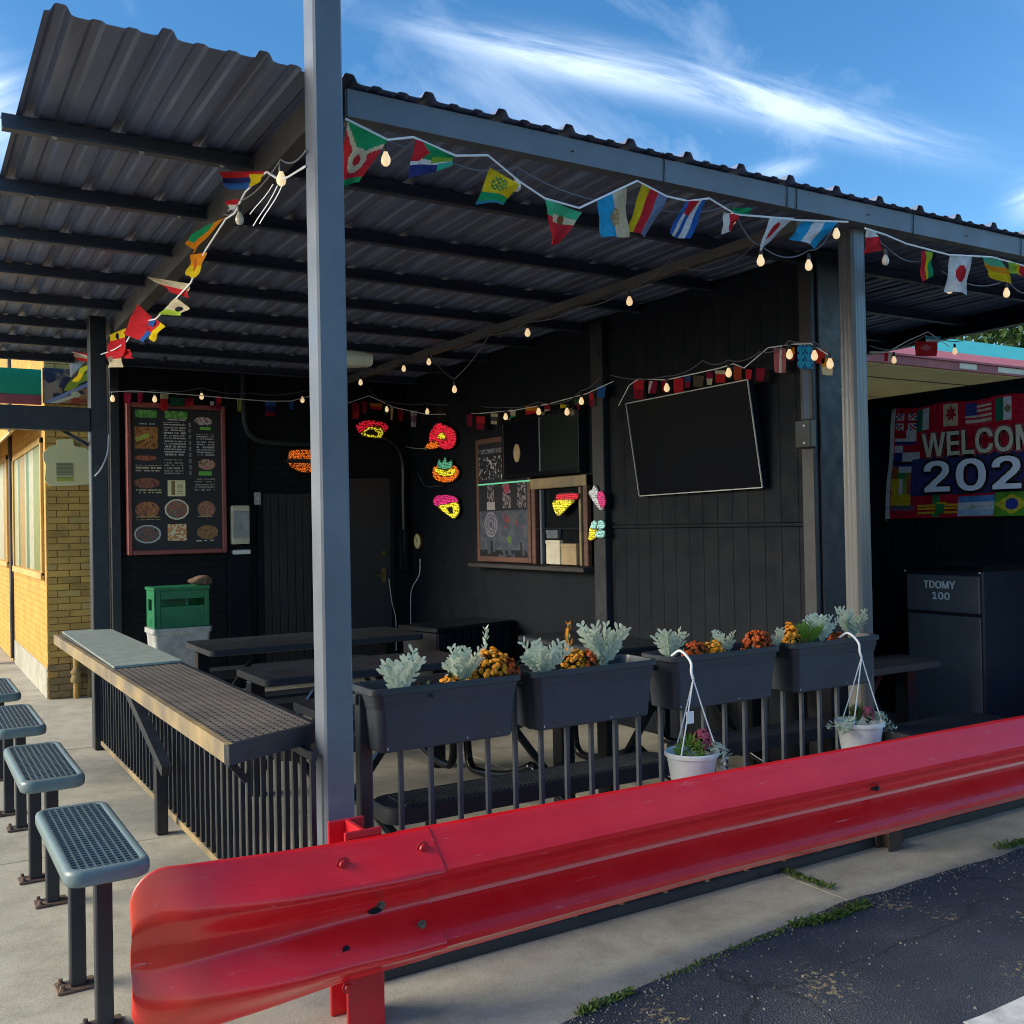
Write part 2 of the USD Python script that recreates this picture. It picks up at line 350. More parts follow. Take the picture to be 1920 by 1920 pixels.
mat('trunk_bark', (.16, .12, .09), .9, bump=.6)

def print_mat(name, rough):
    LOOK[name] = usdkit.material(stage, '/World/Looks/' + name, {'a': ('attribute', {'attribute': 'dye'}), 'g': ('geometry', {}), 'n': ('noise_texture', {'scale': 90., 'detail': 3.}), 'b': ('bump', {'strength': .15, 'distance': .003}),
        'p': ('principled_bsdf', {'roughness': rough, 'specular_ior_level': .3})}, [('a.color', 'p.base_color'), ('g.position', 'n.vector'), ('n.fac', 'b.height'), ('b.normal', 'p.normal')], surface='p.BSDF')
print_mat('printed_board', .4)
# thin flag cloth lets light through
LOOK['printed_cloth'] = usdkit.material(stage, '/World/Looks/printed_cloth', {'a': ('attribute', {'attribute': 'dye'}), 'd': ('diffuse_bsdf', {}), 't': ('translucent_bsdf', {}), 'm': ('mix_closure', {'fac': .4})},
    [('a.color', 'd.color'), ('a.color', 't.color'), ('d.BSDF', 'm.closure1'), ('t.BSDF', 'm.closure2')], surface='m.closure')

def leaf_mat(name, stops, rough=.6, trans=.25):
    LOOK[name] = usdkit.material(stage, '/World/Looks/' + name, {'g': ('geometry', {}), 'r': ('rgb_ramp', {'ramp': stops}), 'p': ('principled_bsdf', {'roughness': rough, 'specular_ior_level': .3}), 't': ('translucent_bsdf', {}), 'm': ('mix_closure', {'fac': trans})},
        [('g.random_per_island', 'r.fac'), ('r.color', 'p.base_color'), ('r.color', 't.color'), ('p.BSDF', 'm.closure1'), ('t.BSDF', 'm.closure2')], surface='m.closure')
leaf_mat('silver_leaf', [(0, (.48, .54, .42)), (.5, (.70, .74, .64)), (1, (.82, .83, .76))], .8, .35)
leaf_mat('orange_petal', [(0, (.42, .07, .012)), (.5, (.66, .17, .02)), (1, (.80, .33, .05))])
leaf_mat('yellow_petal', [(0, (.66, .26, .015)), (.5, (.80, .45, .02)), (1, (.85, .60, .07))])
leaf_mat('mum_leaf', [(0, (.03, .05, .015)), (1, (.08, .12, .03))])
leaf_mat('lime_leaf', [(0, (.13, .25, .03)), (1, (.30, .44, .07))])
leaf_mat('pink_petal', [(0, (.45, .09, .13)), (.6, (.66, .32, .33)), (1, (.78, .62, .60))])
leaf_mat('kale_leaf', [(0, (.50, .58, .48)), (.7, (.68, .70, .66)), (1, (.60, .35, .50))])
leaf_mat('weed_leaf', [(0, (.09, .14, .03)), (.6, (.19, .25, .07)), (1, (.36, .34, .16))])
leaf_mat('tree_leaf', [(0, (.04, .08, .02)), (1, (.12, .19, .05))])
leaf_mat('dry_leaf', [(0, (.06, .035, .02)), (1, (.18, .11, .06))])

# concrete: broad stains, fine grain, darker blotches
def concrete(name, a, b, c):
    LOOK[name] = usdkit.material(stage, '/World/Looks/' + name, {'g': ('geometry', {}),
        'n1': ('noise_texture', {'scale': .9, 'detail': 6., 'roughness': .62}), 'r1': ('rgb_ramp', {'ramp': [(.30, a), (.52, b), (.72, c)]}),
        'n2': ('noise_texture', {'scale': 160., 'detail': 3.}), 'r2': ('rgb_ramp', {'ramp': [(.3, (.74, .74, .74)), (.62, (1.1, 1.1, 1.1))]}),
        'n4': ('noise_texture', {'scale': 5.5, 'detail': 8., 'roughness': .7}), 'r4': ('rgb_ramp', {'ramp': [(.32, (.70, .69, .68)), (.55, (1.05, 1.05, 1.05))]}),
        'x1': ('mix', {'mix_type': 'multiply', 'fac': .8}), 'x2': ('mix', {'mix_type': 'multiply', 'fac': .75}), 'b': ('bump', {'strength': .35, 'distance': .003}), 'p': ('principled_bsdf', {'roughness': .85, 'specular_ior_level': .3})},
        [('g.position', 'n1.vector'), ('g.position', 'n2.vector'), ('g.position', 'n4.vector'), ('n1.fac', 'r1.fac'), ('n2.fac', 'r2.fac'), ('n4.fac', 'r4.fac'), ('r1.color', 'x1.color1'), ('r2.color', 'x1.color2'),
         ('x1.color', 'x2.color1'), ('r4.color', 'x2.color2'), ('x2.color', 'p.base_color'), ('n2.fac', 'b.height'), ('b.normal', 'p.normal')], surface='p.BSDF')
concrete('concrete', (.30, .278, .215), (.395, .372, .298), (.455, .430, .350))
concrete('concrete_b', (.275, .258, .203), (.37, .350, .283), (.43, .405, .33))
LOOK['asphalt'] = usdkit.material(stage, '/World/Looks/asphalt', {'g': ('geometry', {}),
    'n1': ('noise_texture', {'scale': 1.4, 'detail': 6., 'roughness': .65}), 'r1': ('rgb_ramp', {'ramp': [(.33, (.018, .024, .036)), (.52, (.032, .039, .052)), (.72, (.062, .067, .072))]}),
    'n2': ('voronoi_texture', {'scale': 130., 'randomness': 1.}), 'r2': ('rgb_ramp', {'ramp': [(.0, (.35, .35, .36)), (.5, (1.1, 1.1, 1.1)), (.8, (1.9, 1.9, 1.8))]}),
    'n3': ('noise_texture', {'scale': 42., 'detail': 4., 'roughness': .7}), 'n5': ('noise_texture', {'scale': 2.6, 'detail': 4.}), 'mm': ('math', {'math_type': 'multiply'}), 'r3': ('rgb_ramp', {'ramp': [(.345, (0, 0, 0)), (.40, (1, 1, 1))]}),
    'ck': ('voronoi_texture', {'feature': 'distance_to_edge', 'scale': .75, 'randomness': 1.}), 'dw': ('noise_texture', {'scale': 3., 'detail': 5.}), 'dm': ('mix', {'mix_type': 'add', 'fac': .35}), 'cr': ('rgb_ramp', {'ramp': [(.0, (.5, .5, .5)), (.005, (.65, .65, .65)), (.010, (1, 1, 1))]}), 'x3': ('mix', {'mix_type': 'multiply', 'fac': 1.}),
    'x1': ('mix', {'mix_type': 'multiply', 'fac': .8}), 'x2': ('mix', {'mix_type': 'mix', 'color2': (.30, .23, .12)}), 'b': ('bump', {'strength': .9, 'distance': .006}), 'p': ('principled_bsdf', {'roughness': .7, 'specular_ior_level': .45})},
    [('g.position', 'n1.vector'), ('g.position', 'n2.vector'), ('g.position', 'n3.vector'), ('g.position', 'n5.vector'), ('n1.fac', 'r1.fac'), ('n2.distance', 'r2.fac'), ('n3.fac', 'mm.value1'), ('n5.fac', 'mm.value2'), ('mm.value', 'r3.fac'),
     ('r1.color', 'x1.color1'), ('r2.color', 'x1.color2'), ('x1.color', 'x2.color1'), ('r3.color', 'x2.fac'), ('g.position', 'dw.vector'), ('g.position', 'dm.color1'), ('dw.color', 'dm.color2'), ('dm.color', 'ck.vector'), ('ck.distance', 'cr.fac'), ('x2.color', 'x3.color1'), ('cr.color', 'x3.color2'), ('x3.color', 'p.base_color'), ('n2.distance', 'b.height'), ('b.normal', 'p.normal')], surface='p.BSDF')
# red rail paint, faded and scuffed towards the turned end
LOOK['red_rail'] = usdkit.material(stage, '/World/Looks/red_rail', {'g': ('geometry', {}), 's': ('separate_xyz', {}),
    'n1': ('noise_texture', {'scale': 3.2, 'detail': 6., 'roughness': .65}), 'r1': ('rgb_ramp', {'ramp': [(.35, (.62, .0030, .007)), (.68, (.68, .010, .014))]}),
    'fx': ('map_range', {'from_min': .55, 'from_max': 1.15, 'to_min': .75, 'to_max': 0., 'clamp': True}), 'n2': ('noise_texture', {'scale': 4.5, 'detail': 5.}), 'mm': ('math', {'math_type': 'multiply'}), 'rr': ('rgb_ramp', {'ramp': [(.2, (0, 0, 0)), (.5, (1, 1, 1))]}),
    'x1': ('mix', {'color2': (.56, .060, .018)}),
    'ms': ('mapping', {'scale': (2.2, 20., 26.)}), 'n6': ('noise_texture', {'scale': 2.0, 'detail': 8., 'roughness': .75}), 'r6': ('rgb_ramp', {'ramp': [(.62, (0, 0, 0)), (.68, (.75, .75, .75))]}), 'x3': ('mix', {'color2': (.62, .22, .22)}),
    'n3': ('noise_texture', {'scale': 55., 'detail': 5., 'roughness': .7}), 'r3': ('rgb_ramp', {'ramp': [(.665, (0, 0, 0)), (.70, (.85, .85, .85))]}), 'x2': ('mix', {'color2': (.16, .03, .03)}),
    'mr': ('map_range', {'from_min': .3, 'from_max': .7, 'to_min': .26, 'to_max': .42}), 'b': ('bump', {'strength': .10, 'distance': .01}), 'p': ('principled_bsdf', {'roughness': .33, 'specular_ior_level': .5, 'coat_weight': .6, 'coat_roughness': .10})},
    [('g.position', 's.vector'), ('g.position', 'n1.vector'), ('g.position', 'n2.vector'), ('g.position', 'n3.vector'), ('n1.fac', 'r1.fac'), ('s.x', 'fx.value'), ('fx.result', 'mm.value1'), ('n2.fac', 'mm.value2'), ('mm.value', 'rr.fac'), ('rr.color', 'x1.fac'),
     ('r1.color', 'x1.color1'), ('n3.fac', 'r3.fac'), ('r3.color', 'x2.fac'), ('x1.color', 'x2.color1'), ('g.position', 'ms.vector'), ('ms.vector', 'n6.vector'), ('n6.fac', 'r6.fac'), ('r6.color', 'x3.fac'), ('x2.color', 'x3.color1'), ('x3.color', 'p.base_color'), ('n1.fac', 'mr.value'), ('mr.result', 'p.roughness'), ('n2.fac', 'b.height'), ('b.normal', 'p.normal')], surface='p.BSDF')
# brick courses too far or too foreshortened to tell apart, along a wall whose face runs along x or y
def courses(name, along, c1, c2, mortar, rough=.8):
    LOOK[name] = usdkit.material(stage, '/World/Looks/' + name, {'g': ('geometry', {}), 's': ('separate_xyz', {}), 'c': ('combine_xyz', {}), 't': ('brick_texture', {'color1': c1, 'color2': c2, 'mortar': mortar, 'scale': 1., 'mortar_size': .006, 'mortar_smooth': .2, 'brick_width': .215, 'row_height': .0667}),
        'n': ('noise_texture', {'scale': 3., 'detail': 6.}), 'r': ('rgb_ramp', {'ramp': [(.3, (.75, .75, .75)), (.65, (1.1, 1.1, 1.1))]}), 'x': ('mix', {'mix_type': 'multiply', 'fac': .7}), 'b': ('bump', {'strength': .6, 'distance': .006, 'invert': True}), 'p': ('principled_bsdf', {'roughness': rough, 'specular_ior_level': .2})},
        [('g.position', 's.vector'), ('s.' + along, 'c.x'), ('s.z', 'c.y'), ('c.vector', 't.vector'), ('t.color', 'x.color1'), ('g.position', 'n.vector'), ('n.fac', 'r.fac'), ('r.color', 'x.color2'), ('x.color', 'p.base_color'), ('t.fac', 'b.height'), ('b.normal', 'p.normal')], surface='p.BSDF')
courses('yellow_courses', 'y', (.55, .315, .070), (.49, .275, .060), (.41, .23, .052))
courses('black_courses', 'x', (.0055, .0072, .0108), (.0042, .0056, .0085), (.0024, .003, .004), .6)

# ---------------------------------------------------------------- ground
def ragged_edge(x):
    p = np.stack([x * 1.7, x * 0, x * 0], -1)
    return np.interp(x, [-2, 1.4, 1.9, 2.6, 3.37, 5, 9], [2.55, 2.70, 2.77, 2.885, 2.972, 2.972, 2.96]) + .022 * (meshkit.fbm(p * 3.0, 5, 3) - .5) * 2 + .012 * np.sin(x * .8)
single('ground', bx(-400, 400, -300, 500, -.6, -.16), 'asphalt', kind='structure')
xs = np.concatenate([[-60, -20, -6], np.linspace(-2, 12, 240), [20, 60]])
ye = ragged_edge(xs)
V = np.vstack([np.c_[xs, np.full(len(xs), -60.), np.full(len(xs), .004)], np.c_[xs, ye, np.full(len(xs), .004)], np.c_[xs, ye + .012, np.full(len(xs), -.003)]]); n = len(xs)
F = [[k, k + 1, n + k + 1] for k in range(n - 1)] + [[k, n + k + 1, n + k] for k in range(n - 1)] + [[n + k, n + k + 1, 2 * n + k + 1] for k in range(n - 1)] + [[n + k, 2 * n + k + 1, 2 * n + k] for k in range(n - 1)]
single('parking_lot', (V, np.array(F)), 'asphalt', kind='structure')
# painted stall line, worn at its edges
pts = []
for x in np.linspace(2.93, 7.5, 60): pts.append((x, 2.058 + .012 * (meshkit.noise(np.array([x * 9, 0, 0])) - .5)))
for x in np.linspace(7.5, 2.93, 60): pts.append((x, 1.945 + .012 * (meshkit.noise(np.array([x * 9, 5, 0])) - .5)))
single('painted_line', plate(Polygon(pts), (0, 0, .007), (1, 0, 0), (0, 1, 0), .002), 'white_line', kind='structure')

pave = thing('pavement', kind='structure')
gx, gy = [-9.4, -2.45, 3.485, 9.45, 15.4], [2.3, 5.655, 8.34, 11.02, 13.7, 16.4, 19.1, 30]
for i in range(len(gx) - 1):
    for j in range(len(gy) - 1):
        dz = .003 * random.uniform(-1, 0)
        part(pave, 'slab', cb(gx[i] + .005, gx[i + 1] - .005, gy[j] + .005, gy[j + 1] - .005, -.15, dz, .003), 'concrete' if (i + j) % 2 else 'concrete_b')
part(pave, 'joint_bed', bx(-9.3, 15.3, 2.4, 29.9, -.15, -.03), 'grime')

# ---------------------------------------------------------------- canopy
ZS, SL = 3.405, .012
def zr(y): return ZS - SL * (y - 3.68)
can = thing('canopy', 'dark corrugated steel canopy on square columns over the fenced patio', 'canopy', (1.39, 3.60, 0))
# column at the corner rises past the roof; the far ones stop under the beams
part(can, 'column', cb(1.333, 1.447, 3.545, 3.655, 0, 4.30, .008), 'grey_steel', label='grey square front column rising past the roof edge')
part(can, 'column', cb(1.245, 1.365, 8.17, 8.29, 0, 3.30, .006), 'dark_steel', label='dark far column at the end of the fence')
# reeded front column beside the hanging pots
def reeded(x0, y0, w, z0, z1):
    P = []; nr = 3; c = .014
    for (ax, ay), (dx, dy) in (((x0, y0), (1, 0)), ((x0 + w, y0), (0, 1)), ((x0 + w, y0 + w), (-1, 0)), ((x0, y0 + w), (0, -1))):
        nx, ny = dy, -dx
        for s in np.linspace(c, w - c, nr * 6 + 1):
            d = .0005 * (1 - math.cos((s - c) / (w - 2 * c) * nr * 2 * math.pi)) / 2
            P.append((ax + dx * s - nx * d, ay + dy * s - ny * d))
    return plate(Polygon(P), (0, 0, z0), (1, 0, 0), (0, 1, 0), z1 - z0)
part(can, 'column', reeded(4.583, 3.80, .112, 0, 3.285), 'column_steel', smooth=35, label='reeded grey column near the hanging pots')
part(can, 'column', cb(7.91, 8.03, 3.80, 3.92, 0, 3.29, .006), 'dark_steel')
for x, y, w in ((1.333, 3.545, .114), (4.583, 3.80, .112)):
    part(can, 'base_plate', cb(x - .05, x + w + .05, y - .05, y + w + .05, .0, .014, .003), 'rusty_plate')
# front channel with rounded lips
fx0, fx1, fy, fz0, fz1 = 1.535, 8.06, 3.72, 3.285, 3.392
prof = Polygon([(0, 0), (.06, 0), (.06, .012), (.012, .012), (.012, fz1 - fz0 - .012), (.06, fz1 - fz0 - .012), (.06, fz1 - fz0), (0, fz1 - fz0)]).buffer(.003).buffer(-.0005)
part(can, 'front_channel', plate(prof, (fx0, fy, fz0), (0, 1, 0), (0, 0, 1), fx1 - fx0), 'grey_steel', smooth=35)
part(can, 'front_channel_cap', plate(affinity.translate(sbox(0, 0, .055, fz1 - fz0).buffer(.0), 0, 0), (fx0 - .006, fy + .004, fz0), (0, 1, 0), (0, 0, 1), .005), 'grey_steel')
for x in (3.15, 3.98, 4.05, 5.0, 6.05):
    part(can, 'tie_wire', tube([(x, fy - .006, fz1 + .03), (x + .004, fy - .008, fz1 - .02), (x, fy - .006, fz0 - .015)], .0028, 6), 'dark_steel')
for x in (2.62, 4.62, 5.5):
    part(can, 'screw', lathe([(0, -.003), (.008, -.003), (.008, .003), (0, .003)], (x, fy - .004, fz0 + .05), 8), 'rusty_plate')
# side, middle and rear beams
part(can, 'side_beam', bar((1.455, 3.70, 3.323), (1.455, 8.30, 3.24), .082, .13), 'beam_steel', label='side beam from the corner column to the far column')
part(can, 'side_beam', bar((1.455, 8.302, 3.24), (1.455, 10.45, 3.205), .082, .13), 'beam_steel')
part(can, 'middle_beam', bar((4.17, 3.80, 3.232), (4.17, 10.45, 3.25), .055, .06), 'beam_steel', label='middle beam running back under the roof')
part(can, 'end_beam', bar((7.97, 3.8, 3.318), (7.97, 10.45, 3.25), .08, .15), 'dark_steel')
for y in (4.60, 5.42, 6.22, 7.02, 7.82, 8.62, 9.42, 10.2):
    z = zr(y) - .006
    prof = Polygon([(-.0, 0), (.055, 0), (.055, -.008), (.008, -.008), (.008, -.076), (-.040, -.076), (-.040, -.064), (-.035, -.064), (-.035, -.070), (0, -.070)])
    part(can, 'purlin', plate(prof, (.375, y, z), (0, 1, 0), (0, 0, 1), 7.55), 'purlin_steel')
    
# ribbed roof sheets, three ribs each, lapped
def sheet_profile(x0, x1):
    X, Z = [], []
    def add(x, z): X.append(x); Z.append(z)
    k0 = int(math.floor((x0 - .482) / .35)) - 1
    pts = []
    for k in range(k0, k0 + 8):
        c = .482 + .35 * k
        pts += [(c - .050, 0), (c - .034, .004), (c - .020, .030), (c - .013, .034), (c + .013, .034), (c + .020, .030), (c + .034, .004), (c + .050, 0)]
        for m in (.117, .233): pts += [(c + m - .028, 0), (c + m - .014, .008), (c + m + .014, .008), (c + m + .028, 0)]
    px, pz = zip(*pts)
    xs = sorted({x0, x1, *[p for p in px if x0 < p < x1]})
    return np.array(xs), np.interp(xs, px, pz)
edges = [.43, 1.30, 2.35, 3.40, 4.45, 5.50, 6.55, 8.05]
for k in range(7):
    xs, zs = sheet_profile(edges[k] - (.03 if k else 0), edges[k + 1] + .03)
    y0, y1 = (3.66 if k == 0 else 3.685), 10.49
    ys = np.linspace(y0, y1, 9)
    G = np.array([[(x, y, zr(y) + z + .0012 * (k % 2) + .0015 * math.sin(y * 3 + k)) for x, z in zip(xs, zs)] for y in ys]); nx = len(xs)
    V = G.reshape(-1, 3); F = []
    for j in range(len(ys) - 1):
        for i in range(nx - 1):
            a, b, c, d = j * nx + i, j * nx + i + 1, (j + 1) * nx + i + 1, (j + 1) * nx + i; F += [[a, b, c], [a, c, d]]
    F = np.array(F); V2 = V.copy(); V2[:, 2] -= .0022; N = len(V)
    rim = [i for i in range(nx)]
    E_ = [[i, N + i, N + i + 1] for i in range(nx - 1)] + [[i, N + i + 1, i + 1] for i in range(nx - 1)]
    part(can, 'roof_sheet', (np.vstack([V, V2]), np.vstack([F, F[:, ::-1] + N, np.array(E_)])), 'hazed_roof_steel', smooth=25)
# screw heads under the purlins
for y in (4.60, 5.42, 6.22):
    for k in range(0, 4):
        x = .482 + .35 * k + .09
        part(can, 'screw', lathe([(0, -.006), (.012, -.006), (.012, 0), (0, 0)], (x, y - .03, zr(y) - .084), 6), 'galvanised')

# black tube frame at the left, tied to the far column
lf = thing('tube_frame', 'dark square tube crosspiece tied to the far column, above the yellow brick', 'frame', (1.2, 8.23, 0))
a, b = at(0, 778, 'y', 8.2), at(176, 780, 'y', 8.2)
part(lf, 'crosspiece', cb(-3.0, 1.244, 8.16, 8.28, a[2] - .10, a[2] + .075, .005), 'dark_steel')
p, q = at(103, 799, 'y', 8.30), at(178, 842, 'y', 8.30)
part(lf, 'brace', bar(p, q, .03, .025), 'dark_steel')

# ---------------------------------------------------------------- walls
bw = thing('back_wall', 'black painted wall at the back of the patio holding the food menu', 'wall', (3.4, 10.55, 0))
part(bw, 'wall_face', cb(1.755, 5.30, 10.5, 10.72, 0, 3.36, .01), 'black_courses')
part(bw, 'corner_trim', cb(1.77, 1.86, 10.45, 10.499, 0, 3.30, .005), 'dark_steel')
part(bw, 'pier', cb(2.905, 3.13, 10.44, 10.498, 0, 3.28, .006), 'black_paint')
part(bw, 'header', cb(3.14, 3.95, 10.46, 10.498, 2.07, 2.13, .004), 'black_paint')

rw = thing('side_wall', 'black panelled side wall with the serving window and the television', 'wall', (5.1, 7.5, 0))
part(rw, 'wall_face', cb(5.0, 5.28, 4.44, 10.498, 0, 3.36, .01), 'black_paint')
for k, y in enumerate(np.arange(4.46, 6.62, .152)):
    for z0, z1 in ((.05, 1.60), (1.63, 3.2)):
        part(rw, 'panel_board', cb(4.988, 4.999, y + .001, min(y + .151, 6.63), z0, z1, .002), 'black_paint')
part(rw, 'batten', cb(4.968, 4.986, 4.47, 6.62, 1.602, 1.628, .004), 'black_paint')
part(rw, 'pilaster', cb(4.93, 4.999, 6.64, 6.80, 0, 3.3, .006), 'dark_steel')
part(rw, 'end_post', cb(4.955, 4.999, 4.445, 4.55, 0, 3.3, .006), 'dark_steel')
part(rw, 'end_panel', cb(5.0, 5.28, 4.425, 4.439, 0, 3.36, .004), 'dark_steel')
part(rw, 'window_sill', cb(4.86, 4.999, 6.86, 8.86, 1.235, 1.275, .006), 'plank_brown')
part(rw, 'conduit', tube([(4.96, 4.50, 2.62), (4.96, 4.50, 2.28)], .03, 4), 'grey_steel')

fw = thing('screen_wall', 'black board screen wall behind the litter bin, carrying the welcome banner', 'wall', (7.15, 5, 0))
for k, y in enumerate(np.arange(3.0, 7.6, .153)):
    part(fw, 'board', cb(7.12, 7.135, y + .002, y + .151, .04, 2.62, .003), 'black_paint')
part(fw, 'backing', bx(7.136, 7.2, 3.0, 7.66, 0, 2.62), 'black_paint')
part(fw, 'cap', cb(7.09, 7.22, 2.98, 7.68, 2.62, 2.66, .006), 'black_paint')

# ---------------------------------------------------------------- yellow building on the left
yb = thing('brick_building', 'yellow painted brick building left of the canopy with poster windows', 'building', (1.2, 11, 0))
part(yb, 'side_wall', cat_(bx(1.245, 1.6, 11.0, 14.34, 0, 4.6), bx(1.245, 1.6, 14.62, 24, 0, 4.6), bx(1.30, 1.6, 14.34, 14.62, 0, 4.6)), 'yellow_courses')
part(yb, 'mortar_bed', bx(1.252, 1.754, 10.962, 10.999, 0, 4.6), 'dirty_mortar')
wall = group_under(yb, 'front_wall')
row, z = 0, .012
while z < 4.5:
    x = 1.24 - (.11 if row % 2 else 0)
    while x < 1.75:
        x0, x1 = max(x, 1.24), min(x + .209, 1.752)
        if x1 - x0 > .02:
            d = random.uniform(0, .003)
            m = ('dirty_yellow' if z < .34 and random.random() < .8 else random.choice(['yellow_brick', 'yellow_brick', 'yellow_brick_b', 'yellow_brick_b', 'yellow_brick_c', 'yellow_brick_d']))
            part(wall, 'brick', cb(x0, x1, 10.945 - d, 10.975, z, z + .0605, .003), m)
        x += .215
    z += .0667; row += 1
# windows covered by printed posters on the long side
def strips(seed, cols):
    r = np.random.default_rng(seed); e = np.sort(np.r_[0, r.random(9), 1]); c = [cols[i] for i in r.integers(0, len(cols), 10)]
    def f(u, v):
        out = np.zeros(u.shape + (3,))
        for i in range(10):
            out[(u >= e[i]) & (u <= e[i + 1])] = c[i]
        return .6 * out * (.8 + .3 * meshkit.noise(np.stack([u * 30, v * 40, u * 0], -1)))[..., None]
    return f
PC = [np.array(c) for c in ((.55, .50, .22), (.45, .40, .12), (.12, .22, .06), (.60, .56, .38), (.30, .32, .08), (.20, .17, .06), (.50, .30, .06))]
for y0, y1, z0, z1, sd in ((11.12, 14.1, 1.22, 2.62, 3), (14.9, 18.2, 1.25, 2.7, 5), (18.8, 22.5, 1.25, 2.7, 9)):
    w = part(yb, 'window', cat_(cb(1.215, 1.245, y0, y0 + .07, z0, z1), cb(1.215, 1.245, y1 - .07, y1, z0, z1), cb(1.215, 1.245, y0, y1, z1 - .06, z1), cb(1.205, 1.245, y0, y1, z0 - .04, z0 + .03)), 'yellow_brick_c')
    sheet(w, 'poster', lambda u, v, y0=y0, y1=y1, z0=z0, z1=z1: np.stack([np.full(u.shape, 1.236), y1 - .07 - u * (y1 - y0 - .14), z1 - .06 - v * (z1 - z0 - .1)], -1), 60, 40, strips(sd, PC), 'printed_board')
part(yb, 'awning', cat_((np.array([[1.244, 11.3, 2.95], [1.244, 18, 2.95], [.95, 18, 2.68], [.95, 11.3, 2.68], [1.244, 11.3, 2.93], [1.244, 18, 2.93], [.95, 18, 2.66], [.95, 11.3, 2.66]]), np.array([[0, 1, 2], [0, 2, 3], [4, 6, 5], [4, 7, 6], [3, 2, 6], [3, 6, 7], [0, 3, 7], [0, 7, 4]]))), 'soffit_yellow')
part(yb, 'downpipe', tube([(1.25, 14.48, 4.5), (1.25, 14.48, .05)], .045, 8), 'plank_brown')
part(yb, 'plinth', cb(1.236, 1.2455, 11.0, 14.3, 0, .30, .003), 'concrete_b')

jug = thing('wall_sign', 'pale yellow jug shaped cut-out sign on the yellow brick', 'sign', (1.5, 10.93, 2.0))
def jp(*pp): return [tuple(at(x, y, 'y', 10.92)[[0, 2]]) for x, y in pp]
J = Polygon(jp((83, 850), (95, 838), (108, 835), (108, 826), (135, 825), (138, 838), (160, 842), (174, 850), (176, 905), (150, 908), (95, 910), (86, 900), (88, 872), (83, 860))).buffer(.01)
part(jug, 'board', plate(J, (0, 10.940, 0), (1, 0, 0), (0, 0, 1), .02), 'pale_label')
lx0, lz1 = at(106, 868, 'y', 10.9)[[0, 2]]; lx1, lz0 = at(137, 902, 'y', 10.9)[[0, 2]]
def lab(u, v):
    o = np.ones(u.shape + (3,)) * np.array((.30, .28, .13)); k = (v * 9).astype(int)
    o[(k % 2 == 0) & (v < .62) & (np.sin(u * 55 + k * 9) > -.4)] = (.14, .15, .08); o[(v > .68) & (v < .76)] = (.55, .5, .2); o[v > .86] = (.45, .45, .05); return o
sheet(jug, 'label', lambda u, v: np.stack([lx0 + u * (lx1 - lx0), np.full(u.shape, 10.914), lz1 - v * (lz1 - lz0)], -1), 22, 26, lab, 'printed_board')

gs = thing('fascia_sign', 'green painted sign panel with a red lower edge above the crosspiece', 'sign', (.9, 10.9, 3))
g0, g1 = at(-60, 686, 'y', 10.9), at(77, 742, 'y', 10.9)
part(gs, 'panel', cb(-1.2, g1[0], 10.86, 10.9, g1[2], g0[2], .004), 'green_sign')
g2 = at(77, 754, 'y', 10.9)
part(gs, 'trim', cb(-1.2, g1[0], 10.85, 10.905, g2[2] - .03, g1[2] - .001, .004), 'red_fascia')
ps = thing('picture_panel', 'picture panel of green pepper and sauces beside the green sign', 'sign', (1.5, 10.9, 3))
q0, q1 = at(79, 690, 'y', 10.9), at(178, 760, 'y', 10.9)
def food(u, v):
    n = meshkit.fbm(np.stack([u * 7, v * 6, u * 0], -1), 4, 5); o = np.ones(u.shape + (3,)) * np.array((.030, .034, .055)); o[n > .52] = (.11, .075, .06); o[n > .62] = (.20, .14, .10)
    o[(v > .55) & (n > .42)] = (.32, .17, .07); o[(v > .82)] = np.array((.36, .19, .09)); o[(v > .8) & (n > .55)] = (.30, .06, .03); o[(u < .3) & (v > .35) & (n > .45)] = (.30, .22, .15)
    d = np.hypot((u - .72) * 1.2, (v - .45)); g = (np.abs(np.hypot(u - 1.0, (v - .75) * .9) - .52) < .09) & (v < .62); o[g] = (.33, .38, .03)
    o[np.abs(v - (1.05 - .75 * u)) < .05] = (.25, .30, .45); o[(np.abs(v - (1.12 - .6 * u)) < .05) & (u < .6)] = (.62, .55, .38); o[np.hypot((u - .62), v - .72) < .09] = (.6, .55, .3); return o
sheet(ps, 'picture', lambda u, v: np.stack([q0[0] + u * (q1[0] - q0[0]), np.full(u.shape, 10.87), q0[2] - v * (q0[2] - q1[2])], -1), 70, 46, food, 'printed_board')
part(ps, 'backing', bx(q0[0], q1[0], 10.874, 10.9, q1[2], q0[2]), 'dark_steel')

sp = thing('standpipe', 'yellow painted standpipe against the foot of the brick wall', 'pipe', (1.52, 10.85, 0))
part(sp, 'pipe', tube([(1.49, 10.87, 0), (1.49, 10.87, .62)], .028, 10), 'yellow_brick_b', smooth=True)
part(sp, 'valve', lathe([(0, 0), (.05, .0), (.055, .03), (.04, .07), (.055, .10), (.03, .14), (0, .14)], (1.49, 10.87, .16), 12), 'dirty_yellow', smooth=40)
part(sp, 'pipe', tube([(1.62, 10.9, 0), (1.62, 10.9, .55)], .02, 8), 'dirty_yellow', smooth=True)
single('red_bollard', lathe([(0, 0), (.07, 0), (.07, .92), (.05, .97), (0, .99)], (.93, 14.5, 0), 14), 'red_fascia', 'red post standing on the far pavement at the left edge', 'bollard', smooth=40)

